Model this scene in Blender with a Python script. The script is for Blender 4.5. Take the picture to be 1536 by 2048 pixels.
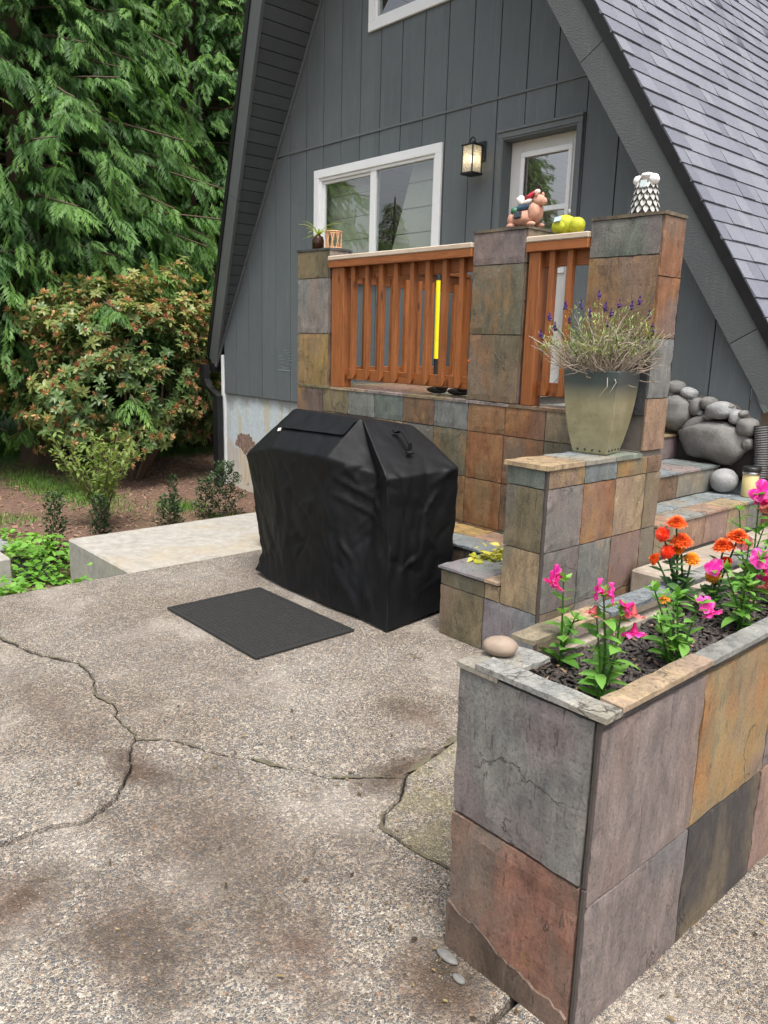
import bpy, bmesh, math, random
import numpy as np
from mathutils import Vector, Matrix, Euler, noise as mnoise

# ------------------------------------------------------------------ scene reset
for o in list(bpy.data.objects):
    bpy.data.objects.remove(o, do_unlink=True)
SC = bpy.context.scene
COL = SC.collection
rnd = random.Random(7)
nrs = np.random.RandomState(11)
R = math.radians

# ------------------------------------------------------------------ camera
cam_d = bpy.data.cameras.new('camera')
cam = bpy.data.objects.new('camera', cam_d)
COL.objects.link(cam)
cam_d.sensor_fit = 'VERTICAL'
cam_d.sensor_height = 24.0
cam_d.lens = 1565.22 / 2048 * 24.0
cam_d.clip_start = 0.05
cam_d.clip_end = 2000
CAM_R = Matrix(((0.66582302, -0.17733673, 0.7247285),
                (0.74562145, 0.12301499, -0.65491677),
                (0.02698833, 0.97643177, 0.21413228)))
CAM_P = Vector((0, 0, 1.55))
cam.matrix_world = Matrix.Translation(CAM_P) @ CAM_R.to_4x4()
SC.camera = cam

# ------------------------------------------------------------------ world + sun (soft overcast day)
SUN_EL, SUN_AZ = R(66), R(118)          # azimuth measured clockwise from +Y
w = bpy.data.worlds.new('World')
SC.world = w
w.use_nodes = True
wn, wl = w.node_tree.nodes, w.node_tree.links
sky = wn.new('ShaderNodeTexSky')
sky.sky_type = 'NISHITA'
sky.sun_disc = False
sky.sun_elevation = SUN_EL
sky.sun_rotation = SUN_AZ
sky.air_density = 1.0
sky.dust_density = 6.0
sky.ozone_density = 1.0
hs = wn.new('ShaderNodeHueSaturation')
hs.inputs['Saturation'].default_value = 0.42
hs.inputs['Value'].default_value = 1.0
bg = wn['Background']
bg.inputs['Strength'].default_value = 0.135
wl.new(sky.outputs[0], hs.inputs['Color'])
wl.new(hs.outputs[0], bg.inputs['Color'])
sun_d = bpy.data.lights.new('sun', 'SUN')
sun_d.energy = 1.5
sun_d.angle = R(22)
sun_d.color = (1.0, 0.96, 0.9)
sun = bpy.data.objects.new('sun', sun_d)
COL.objects.link(sun)
sdir = Vector((math.sin(SUN_AZ) * math.cos(SUN_EL), math.cos(SUN_AZ) * math.cos(SUN_EL), math.sin(SUN_EL)))
sun.rotation_euler = sdir.to_track_quat('Z', 'Y').to_euler()
sun.location = sdir * 30
vs = SC.view_settings
vs.view_transform = 'Standard'
vs.look = 'None'
vs.gamma = 1.0
vs.use_curve_mapping = False
vs.exposure = 1.12
SC.render.engine = 'CYCLES'

# ================================================================== helpers
def tag(o, label=None, cat=None, group=None, kind=None):
    if label: o['label'] = label
    if cat: o['category'] = cat
    if group: o['group'] = group
    if kind: o['kind'] = kind
    return o

def empty(name, loc, label=None, cat=None, group=None):
    o = bpy.data.objects.new(name, None)
    o.empty_display_size = 0.1
    COL.objects.link(o)
    o.location = loc
    return tag(o, label, cat, group)

def wpos(o):
    p = Vector(o.location)
    while o.parent:
        o = o.parent
        p += Vector(o.location)
    return p

def adopt(o, parent):
    """parent without moving (parents here are never rotated or scaled)"""
    if parent is not None:
        p = wpos(parent)
        o.parent = parent
        o.location = Vector(o.location) - p
    return o

def from_lists(name, verts, faces, mat=None, parent=None, smooth=False, center=True):
    me = bpy.data.meshes.new(name)
    verts = [Vector(v) for v in verts]
    c = Vector((0, 0, 0))
    if center and verts:
        lo = Vector((min(v.x for v in verts), min(v.y for v in verts), min(v.z for v in verts)))
        hi = Vector((max(v.x for v in verts), max(v.y for v in verts), max(v.z for v in verts)))
        c = (lo + hi) / 2
    me.from_pydata([v - c for v in verts], [], faces)
    me.update()
    if smooth:
        for p in me.polygons: p.use_smooth = True
    if mat: me.materials.append(mat)
    o = bpy.data.objects.new(name, me)
    COL.objects.link(o)
    o.location = c
    return adopt(o, parent)

def fast_mesh(name, V, F, mat=None, parent=None, tint=None, smooth=False):
    """V (n,3) numpy, F (m,k) numpy ints"""
    me = bpy.data.meshes.new(name)
    V = np.asarray(V, np.float32); F = np.asarray(F, np.int32)
    m, k = F.shape
    me.vertices.add(len(V)); me.vertices.foreach_set('co', V.ravel())
    me.loops.add(m * k); me.loops.foreach_set('vertex_index', F.ravel())
    me.polygons.add(m)
    me.polygons.foreach_set('loop_start', np.arange(0, m * k, k, dtype=np.int32))
    me.polygons.foreach_set('loop_total', np.full(m, k, np.int32))
    if smooth: me.polygons.foreach_set('use_smooth', np.ones(m, bool))
    if tint is not None:
        a = me.attributes.new('tint', 'FLOAT', 'POINT')
        a.data.foreach_set('value', np.asarray(tint, np.float32))
    me.update(calc_edges=True)
    me.validate()
    if mat: me.materials.append(mat)
    o = bpy.data.objects.new(name, me)
    COL.objects.link(o)
    return adopt(o, parent)

def cbox_data(x0, x1, y0, y1, z0, z1, c=0.003):
    """chamfered box"""
    c = min(c, (x1 - x0) * .45, (y1 - y0) * .45, (z1 - z0) * .45)
    V = []; idx = {}
    X = (x0, x1); Y = (y0, y1); Z = (z0, z1); s = (1, -1)
    for i in (0, 1):
        for j in (0, 1):
            for k in (0, 1):
                p = (X[i], Y[j], Z[k])
                for a in range(3):
                    q = list(p)
                    for b, sg in ((0, s[i]), (1, s[j]), (2, s[k])):
                        if b != a: q[b] += sg * c
                    idx[(i, j, k, a)] = len(V); V.append(q)
    F = []
    I = idx
    for a in range(3):
        for e in (0, 1):
            b, d = [q for q in range(3) if q != a]
            loop = []
            for (p, q) in ((0, 0), (1, 0), (1, 1), (0, 1)):
                t = [0, 0, 0]; t[a] = e; t[b] = p; t[d] = q
                loop.append(I[(t[0], t[1], t[2], a)])
            flip = (e == 0) ^ (a == 1)
            F.append(loop[::-1] if flip else loop)
    for a in range(3):          # edges along axis a
        b, d = [q for q in range(3) if q != a]
        for p in (0, 1):
            for q in (0, 1):
                t0 = [0, 0, 0]; t1 = [0, 0, 0]
                t0[a] = 0; t1[a] = 1; t0[b] = t1[b] = p; t0[d] = t1[d] = q
                loop = [I[(*t0, b)], I[(*t1, b)], I[(*t1, d)], I[(*t0, d)]]
                n = (Vector(V[loop[1]]) - Vector(V[loop[0]])).cross(Vector(V[loop[2]]) - Vector(V[loop[1]]))
                out = Vector((0, 0, 0)); out[b] = 2 * p - 1; out[d] = 2 * q - 1
                F.append(loop if n.dot(out) > 0 else loop[::-1])
    for i in (0, 1):
        for j in (0, 1):
            for k in (0, 1):
                loop = [I[(i, j, k, 0)], I[(i, j, k, 1)], I[(i, j, k, 2)]]
                F.append(loop if (i + j + k) % 2 == 1 else loop[::-1])
    return V, F

def box(name, x, y, z, mat, parent=None, c=0.003):
    V, F = cbox_data(min(x), max(x), min(y), max(y), min(z), max(z), c)
    return from_lists(name, V, F, mat, parent)

class MB:
    """collects several shapes of ONE part"""
    def __init__(s): s.V = []; s.F = []
    def add(s, V, F):
        n = len(s.V); s.V += [tuple(v) for v in V]; s.F += [tuple(i + n for i in f) for f in F]
        return s
    def box(s, x, y, z, c=0.003):
        return s.add(*cbox_data(min(x), max(x), min(y), max(y), min(z), max(z), c))
    def tube(s, pts, rad, n=8, cap=True):
        return s.add(*tube_data(pts, rad, n, cap))
    def obox(s, p0, u, v, wv):
        """oriented box: corner p0 and three edge vectors"""
        p0, u, v, wv = map(Vector, (p0, u, v, wv))
        P = [p0, p0 + u, p0 + u + v, p0 + v, p0 + wv, p0 + u + wv, p0 + u + v + wv, p0 + v + wv]
        F = [(0, 3, 2, 1), (4, 5, 6, 7), (0, 1, 5, 4), (1, 2, 6, 5), (2, 3, 7, 6), (3, 0, 4, 7)]
        if u.cross(v).dot(wv) < 0: F = [f[::-1] for f in F]
        return s.add(P, F)
    def build(s, name, mat, parent=None, smooth=False):
        return from_lists(name, s.V, s.F, mat, parent, smooth)

def tube_data(pts, rad, n=8, cap=True):
    pts = [Vector(p) for p in pts]
    if not hasattr(rad, '__len__'): rad = [rad] * len(pts)
    V = []; F = []
    prev = None
    for i, p in enumerate(pts):
        d = (pts[min(i + 1, len(pts) - 1)] - pts[max(i - 1, 0)])
        if d.length < 1e-9: d = Vector((0, 0, 1))
        d.normalize()
        if prev is None:
            a = d.cross(Vector((0, 0, 1)))
            if a.length < .05: a = d.cross(Vector((1, 0, 0)))
        else:
            a = prev - d * prev.dot(d)
        a.normalize(); prev = a
        b = d.cross(a)
        for k in range(n):
            t = 2 * math.pi * k / n
            V.append(p + (a * math.cos(t) + b * math.sin(t)) * rad[i])
    for i in range(len(pts) - 1):
        for k in range(n):
            k2 = (k + 1) % n
            F.append((i * n + k, i * n + k2, (i + 1) * n + k2, (i + 1) * n + k))
    if cap:
        F.append(tuple(range(n))[::-1]); F.append(tuple((len(pts) - 1) * n + k for k in range(n)))
    return V, F

def lathe_data(prof, n=16, center=(0, 0, 0)):
    """prof list of (r,z)"""
    V = []; F = []
    cx, cy, cz = center
    for r, z in prof:
        for k in range(n):
            t = 2 * math.pi * k / n
            V.append((cx + r * math.cos(t), cy + r * math.sin(t), cz + z))
    for i in range(len(prof) - 1):
        for k in range(n):
            k2 = (k + 1) % n
            F.append((i * n + k, i * n + k2, (i + 1) * n + k2, (i + 1) * n + k))
    F.append(tuple(range(n))[::-1]); F.append(tuple((len(prof) - 1) * n + k for k in range(n)))
    return V, F

def blob_data(center, size, seed=0, amp=.12, freq=1.6, n=14, m=10, rot=None, power=1.0):
    V = []; F = []
    c = Vector(center); rot = rot or Matrix.Identity(3)
    off = Vector((seed * 3.1, seed * 1.7, seed * 5.3))
    for j in range(m + 1):
        th = math.pi * j / m
        for k in range(n):
            ph = 2 * math.pi * k / n
            d = Vector((math.sin(th) * math.cos(ph), math.sin(th) * math.sin(ph), math.cos(th)))
            q = 1 + amp * mnoise.noise(d * freq + off) + amp * .4 * mnoise.noise(d * freq * 2.7 + off)
            e = Vector([math.copysign(abs(x) ** power, x) for x in d])
            V.append(c + rot @ Vector((e.x * size[0] * q, e.y * size[1] * q, e.z * size[2] * q)))
    for j in range(m):
        for k in range(n):
            k2 = (k + 1) % n
            F.append((j * n + k, (j + 1) * n + k, (j + 1) * n + k2, j * n + k2))
    return V, F

# ================================================================== materials
def new_mat(name):
    m = bpy.data.materials.new(name); m.use_nodes = True
    nt = m.node_tree
    return m, nt, nt.nodes['Principled BSDF']

class NT:
    def __init__(s, nt): s.nt = nt
    def n(s, typ, **kw):
        nd = s.nt.nodes.new(typ)
        for k, v in kw.items(): setattr(nd, k, v)
        return nd
    def link(s, a, b): s.nt.links.new(a, b)
    def coord(s, which='Object', scale=None, rand=False, loc=None):
        tc = s.n('ShaderNodeTexCoord'); out = tc.outputs[which]
        if rand:
            oi = s.n('ShaderNodeObjectInfo')
            ml = s.n('ShaderNodeVectorMath', operation='SCALE')
            cb = s.n('ShaderNodeCombineXYZ')
            for i in range(3): s.link(oi.outputs['Random'], cb.inputs[i])
            s.link(cb.outputs[0], ml.inputs[0]); ml.inputs['Scale'].default_value = 37.0
            ad = s.n('ShaderNodeVectorMath', operation='ADD')
            s.link(out, ad.inputs[0]); s.link(ml.outputs[0], ad.inputs[1]); out = ad.outputs[0]
        if scale is not None or loc is not None:
            mp = s.n('ShaderNodeMapping')
            s.link(out, mp.inputs[0])
            if scale is not None: mp.inputs['Scale'].default_value = scale if hasattr(scale, '__len__') else (scale,) * 3
            if loc is not None: mp.inputs['Location'].default_value = loc
            out = mp.outputs[0]
        return out
    def noise(s, vec, scale, detail=4, rough=.55, dist=0.0, out=0):
        nd = s.n('ShaderNodeTexNoise')
        s.link(vec, nd.inputs['Vector'])
        nd.inputs['Scale'].default_value = scale; nd.inputs['Detail'].default_value = detail
        nd.inputs['Roughness'].default_value = rough; nd.inputs['Distortion'].default_value = dist
        return nd.outputs[out]
    def vor(s, vec, scale, feature='F1', out='Distance', rand=1.0):
        nd = s.n('ShaderNodeTexVoronoi', feature=feature)
        s.link(vec, nd.inputs['Vector']); nd.inputs['Scale'].default_value = scale
        nd.inputs['Randomness'].default_value = rand
        return nd.outputs[out]
    def ramp(s, fac, stops, interp='LINEAR'):
        nd = s.n('ShaderNodeValToRGB'); cr = nd.color_ramp; cr.interpolation = interp
        while len(cr.elements) < len(stops): cr.elements.new(.5)
        for e, (p, c) in zip(cr.elements, stops):
            e.position = p
            e.color = (c, c, c, 1) if not hasattr(c, '__len__') else (*c, 1)
        s.link(fac, nd.inputs[0])
        return nd.outputs[0]
    def mix(s, fac, a, b, mode='MIX'):
        nd = s.n('ShaderNodeMix', data_type='RGBA', blend_type=mode)
        for sock, v in ((nd.inputs[0], fac), (nd.inputs[6], a), (nd.inputs[7], b)):
            if hasattr(v, 'is_linked') or hasattr(v, 'links'): s.link(v, sock)
            elif hasattr(v, '__len__'): sock.default_value = (*v, 1)
            else: sock.default_value = v if sock.type == 'VALUE' else (v, v, v, 1)
        return nd.outputs[2]
    def math(s, op, a, b=None, clamp=False):
        nd = s.n('ShaderNodeMath', operation=op, use_clamp=clamp)
        for i, v in enumerate((a, b)):
            if v is None: continue
            if hasattr(v, 'links'): s.link(v, nd.inputs[i])
            else: nd.inputs[i].default_value = v
        return nd.outputs[0]
    def bump(s, h, strength=.4, dist=.01, normal=None):
        nd = s.n('ShaderNodeBump')
        nd.inputs['Strength'].default_value = strength; nd.inputs['Distance'].default_value = dist
        s.link(h, nd.inputs['Height'])
        if normal is not None: s.link(normal, nd.inputs['Normal'])
        return nd.outputs[0]

MAT = {}
def simple(name, col, rough=.6, metal=0.0, var=.15, scale=6.0, bump=.15, bdist=.004, stretch=None, spec=.5, rand=True):
    """one colour with uneven tone and fine relief"""
    m, nt, p = new_mat(name); N = NT(nt)
    v = N.coord('Object', stretch, rand=rand)
    n1 = N.noise(v, scale, 5, .6)
    n2 = N.noise(v, scale * 7, 3, .6)
    lo = tuple(c * (1 - var) for c in col); hi = tuple(min(1, c * (1 + var)) for c in col)
    c = N.ramp(n1, [(.3, lo), (.7, hi)])
    c = N.mix(.35, c, N.ramp(n2, [(.3, lo), (.7, hi)]))
    N.link(c, p.inputs['Base Color'])
    N.link(N.ramp(n1, [(.3, max(0, rough - .08)), (.7, min(1, rough + .08))]), p.inputs['Roughness'])
    p.inputs['Metallic'].default_value = metal
    p.inputs['Specular IOR Level'].default_value = spec
    if bump:
        N.link(N.bump(N.mix(.5, n1, n2), bump, bdist), p.inputs['Normal'])
    MAT[name] = m
    return m

# ---- slate tiles: object colour is the stone's own colour (treads lightened for sky sheen), property rust its iron staining
def mk_slate(name, rough=.5):
    m, nt, p = new_mat(name); N = NT(nt)
    v = N.coord('Object', None, rand=True)
    vs_ = N.coord('Object', (1, 1, .42), rand=True)
    vg = N.coord('Object', (1.6, 1.6, .22), rand=True)
    oi = N.n('ShaderNodeObjectInfo')
    at = N.n('ShaderNodeAttribute', attribute_type='OBJECT', attribute_name='rust')
    big = N.noise(vs_, 3.6, 6, .6, .8)
    mid = N.noise(vs_, 15, 9, .72, .4)
    grain = N.noise(vg, 26, 6, .7)
    fine = N.noise(v, 120, 6, .8)
    base = oi.outputs['Color']
    # mottled light and dark of the stone itself
    c = N.mix(N.ramp(mid, [(.32, 0), (.70, 1)]), N.mix(1.0, base, (.58, .60, .62), 'MULTIPLY'), N.mix(1.0, base, (1.42, 1.38, 1.30), 'MULTIPLY'))
    c = N.mix(N.math('MULTIPLY', N.ramp(grain, [(.40, 0), (.66, 1)]), .45), c, N.mix(1.0, c, (1.45, 1.42, 1.36), 'MULTIPLY'))
    # second hue in broad veils (greenish, violet or buff, differs tile to tile)
    h2 = N.ramp(oi.outputs['Random'], [(.0, (.12, .135, .115)), (.25, (.19, .135, .14)), (.5, (.25, .19, .105)), (.7, (.115, .125, .135)), (.85, (.23, .155, .12))], 'CONSTANT')
    veil = N.ramp(N.noise(vs_, 2.4, 5, .6, 1.0), [(.44, 0), (.60, .8)])
    c = N.mix(veil, c, N.mix(.35, h2, N.mix(1.0, c, (1.1, 1.1, 1.1), 'MULTIPLY')))
    # iron staining
    thr = N.math('SUBTRACT', 1.0, N.math('MULTIPLY', at.outputs['Fac'], .76))
    rm = N.math('MULTIPLY', N.math('SUBTRACT', N.math('ADD', N.math('MULTIPLY', big, .75), N.math('MULTIPLY', mid, .42)), thr), 6.0, True)
    rcol = N.ramp(N.noise(v, 2.6, 4, .6, .5), [(.3, (.13, .066, .034)), (.45, (.29, .125, .042)), (.56, (.31, .19, .066)), (.70, (.16, .095, .09))])
    c = N.mix(N.math('MULTIPLY', rm, .8), c, rcol)
    # lime bloom, dirt speckle
    bl = N.ramp(N.noise(vg, 9, 7, .72, .4), [(.60, 0), (.78, 1)])
    c = N.mix(N.math('MULTIPLY', bl, .34), c, (.34, .32, .28))
    c = N.mix(N.ramp(fine, [(.34, .9), (.48, 0)]), c, N.mix(1.0, c, (.36, .34, .32), 'MULTIPLY'))
    c = N.mix(N.ramp(fine, [(.56, 0), (.70, .7)]), c, N.mix(1.0, c, (1.75, 1.7, 1.65), 'MULTIPLY'))
    pit = N.noise(vg, 55, 4, .7)
    c = N.mix(N.ramp(pit, [(.30, .8), (.40, 0)]), c, (.035, .03, .027))
    # a few broken flake edges
    flake = N.noise(v, 3.4, 7, .62, .35)
    only = N.ramp(N.noise(v, 3.0, 2, .5), [(.57, 0), (.63, 1)])
    edge = N.ramp(N.math('ABSOLUTE', N.math('SUBTRACT', flake, .54)), [(.0, 1), (.0035, .8), (.009, 0)])
    c = N.mix(N.math('MULTIPLY', N.math('MULTIPLY', edge, only), .75), c, (.025, .021, .018))
    N.link(c, p.inputs['Base Color'])
    N.link(N.ramp(mid, [(.3, rough - .04), (.7, rough + .18)]), p.inputs['Roughness'])
    p.inputs['Specular IOR Level'].default_value = .42
    st = N.math('MULTIPLY', N.ramp(flake, [(.0, 0), (.54, 0), (.545, 1)]), only)
    h = N.math('ADD', N.math('MULTIPLY', st, .55), N.math('ADD', N.math('MULTIPLY', mid, 1.0), N.math('ADD', N.math('MULTIPLY', grain, .35), N.math('MULTIPLY', fine, .25))))
    N.link(N.bump(h, .85, .006), p.inputs['Normal'])
    MAT[name] = m
mk_slate('slate', .44); mk_slate('slate_tread', .25)

simple('grout', (.12, .105, .09), .9, var=.25, scale=20, bump=.4)
simple('slate_edge', (.055, .045, .04), .75, var=.35, scale=14, bump=.5, stretch=(1, 1, .4))

# ---- painted rough sawn siding
def mk_siding(name, col, rough=.62, stretch=(14, 14, .7), swirl=False):
    m, nt, p = new_mat(name); N = NT(nt)
    v = N.coord('Object', stretch, rand=True)
    v2 = N.coord('Object', (1, 1, 6) if not swirl else (1, 1, 1), rand=True)
    g = N.noise(v, 9, 6, .65)
    k = N.noise(v2, 12, 5, .6, .6)
    big = N.noise(N.coord('Object', (1, 1, .6), rand=True), 1.6, 4, .6)
    c = N.ramp(big, [(.3, tuple(x * .88 for x in col)), (.7, tuple(x * 1.1 for x in col))])
    c = N.mix(N.math('MULTIPLY', N.ramp(g, [(.35, 0), (.75, 1)]), .4), c, tuple(x * 1.35 for x in col))
    sp = N.vor(N.coord('Object', (1, 1, .8), rand=True), 5.5, 'F1')
    spot = N.ramp(sp, [(.02, 1), (.05, 0)])
    c = N.mix(N.math('MULTIPLY', spot, .5), c, tuple(x * .4 for x in col))
    oi = N.n('ShaderNodeObjectInfo')
    c = N.mix(N.math('MULTIPLY', oi.outputs['Random'], .5), c, N.mix(1.0, c, (.82, .83, .84), 'MULTIPLY'))
    run = N.noise(N.coord('Object', (5, 5, .35), rand=True), 5, 5, .65)
    c = N.mix(N.ramp(run, [(.56, 0), (.75, .35)]), c, tuple(min(1, x * 1.7) for x in col))
    N.link(c, p.inputs['Base Color'])
    p.inputs['Roughness'].default_value = rough
    p.inputs['Specular IOR Level'].default_value = .4
    h = N.math('ADD', g, N.math('MULTIPLY', k, .8))
    if swirl:
        wv = N.n('ShaderNodeTexWave', wave_type='BANDS', bands_direction='Z')
        N.link(N.coord('Object', (1, 1, 1)), wv.inputs['Vector'])
        wv.inputs['Scale'].default_value = 16; wv.inputs['Distortion'].default_value = 14
        wv.inputs['Detail'].default_value = 3; wv.inputs['Detail Scale'].default_value = 1.3
        h = N.math('ADD', N.math('MULTIPLY', wv.outputs['Fac'], .9), N.math('MULTIPLY', k, .3))
    N.link(N.bump(h, .55 if not swirl else .2, .004), p.inputs['Normal'])
    MAT[name] = m
mk_siding('siding', (.112, .129, .135))
mk_siding('fascia', (.108, .119, .121), swirl=True)
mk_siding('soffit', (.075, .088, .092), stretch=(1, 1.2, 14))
mk_siding('trim_grey', (.125, .142, .145))

simple('paint_drip', (.20, .25, .265), .5)
simple('groove', (.03, .036, .04), .8)
simple('white_vinyl', (.78, .80, .80), .35, var=.04, scale=3, bump=.05)
simple('door_white', (.62, .62, .59), .4, var=.05, scale=3, bump=.05)
simple('black_metal', (.007, .0075, .009), .5, metal=0.0, var=.3, scale=10, bump=.08)
simple('dark_void', (.012, .012, .012), .9, bump=0)
simple('panelling', (.74, .66, .54), .6, var=.08, scale=2, bump=.15, stretch=(1, .2, 4))
simple('interior_floor', (.2, .15, .1), .5)

# glass: clear pane with a mirror-like coat
def mk_glass(name, ior=1.75, tintc=(.8, .85, .84)):
    m, nt, p = new_mat(name); N = NT(nt)
    nt.nodes.remove(p)
    out = nt.nodes['Material Output']
    tr = N.n('ShaderNodeBsdfTransparent'); tr.inputs[0].default_value = (*tintc, 1)
    gl = N.n('ShaderNodeBsdfGlossy'); gl.inputs['Roughness'].default_value = .0
    fr = N.n('ShaderNodeFresnel'); fr.inputs['IOR'].default_value = ior
    nz = N.noise(N.coord('Object'), 1.4, 2, .5)
    bp = N.bump(nz, .05, .02); N.link(bp, gl.inputs['Normal'])
    mx = N.n('ShaderNodeMixShader')
    ge = N.n('ShaderNodeNewGeometry')
    N.link(N.math('MULTIPLY', fr.outputs[0], N.math('SUBTRACT', 1.0, ge.outputs['Backfacing'])), mx.inputs[0]); N.link(tr.outputs[0], mx.inputs[1]); N.link(gl.outputs[0], mx.inputs[2])
    N.link(mx.outputs[0], out.inputs['Surface'])
    MAT[name] = m
mk_glass('glass', 3.0); mk_glass('door_glass', 5.0);  mk_glass('jar_glass', 1.5, (.75, .6, .42))

# ---- asphalt shingle
def mk_shingle():
    m, nt, p = new_mat('shingle'); N = NT(nt)
    v = N.coord('Object', None, rand=True)
    oi = N.n('ShaderNodeObjectInfo')
    at = N.n('ShaderNodeAttribute', attribute_name='tint')
    fine = N.noise(v, 160, 3, .8)
    mid = N.noise(v, 7, 4, .6)
    r = N.math('ADD', oi.outputs['Random'], at.outputs['Fac'])
    r = N.math('FRACT', r)
    c = N.ramp(r, [(.0, (.130, .140, .172)), (.35, (.160, .172, .208)), (.7, (.178, .19, .226)), (1, (.205, .215, .25))])
    c = N.mix(N.ramp(mid, [(.3, 0), (.7, .4)]), c, N.mix(1.0, c, (1.25, 1.18, 1.2), 'MULTIPLY'))
    c = N.mix(N.ramp(fine, [(.35, .8), (.65, 0)]), c, N.mix(1.0, c, (.45, .45, .45), 'MULTIPLY'))
    c = N.mix(N.ramp(fine, [(.62, 0), (.75, .6)]), c, (.3, .3, .33))
    N.link(c, p.inputs['Base Color']); p.inputs['Roughness'].default_value = .85
    N.link(N.bump(fine, .5, .003), p.inputs['Normal'])
    MAT['shingle'] = m
mk_shingle()

# ---- stained timber
def mk_wood(name, lo, hi, axis='z', rough=.55):
    m, nt, p = new_mat(name); N = NT(nt)
    st = {'z': (9, 9, .6), 'x': (.6, 9, 9), 'y': (9, .6, 9)}[axis]
    v = N.coord('Object', st, rand=True)
    g = N.noise(v, 7, 6, .6, 1.2)
    big = N.noise(N.coord('Object', None, rand=True), 3, 3, .5)
    c = N.ramp(g, [(.3, lo), (.55, hi), (.75, tuple(x * .8 for x in hi))])
    c = N.mix(N.ramp(big, [(.3, 0), (.8, .5)]), c, tuple(x * .7 for x in lo))
    kn = N.vor(N.coord('Object', (3, 3, 1.1), rand=True), 2.3)
    c = N.mix(N.ramp(kn, [(.06, .8), (.12, 0)]), c, tuple(x * .35 for x in lo))
    N.link(c, p.inputs['Base Color'])
    N.link(N.ramp(g, [(.3, rough - .1), (.7, rough + .1)]), p.inputs['Roughness'])
    N.link(N.bump(g, .25, .003), p.inputs['Normal'])
    MAT[name] = m
mk_wood('cedar', (.165, .050, .014), (.32, .108, .028))
mk_wood('cedar_x', (.165, .050, .014), (.32, .108, .028), 'x')
mk_wood('cedar_y', (.15, .05, .015), (.26, .095, .03), 'y')
mk_wood('cap_wood', (.40, .31, .22), (.56, .47, .37), 'x', .65)
mk_wood('bark', (.055, .035, .024), (.12, .08, .055), 'z', .9)
mk_wood('twig', (.20, .15, .115), (.38, .32, .25), 'z', .8)
mk_wood('shrub_stem', (.07, .045, .03), (.15, .10, .07), 'z', .8)

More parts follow.
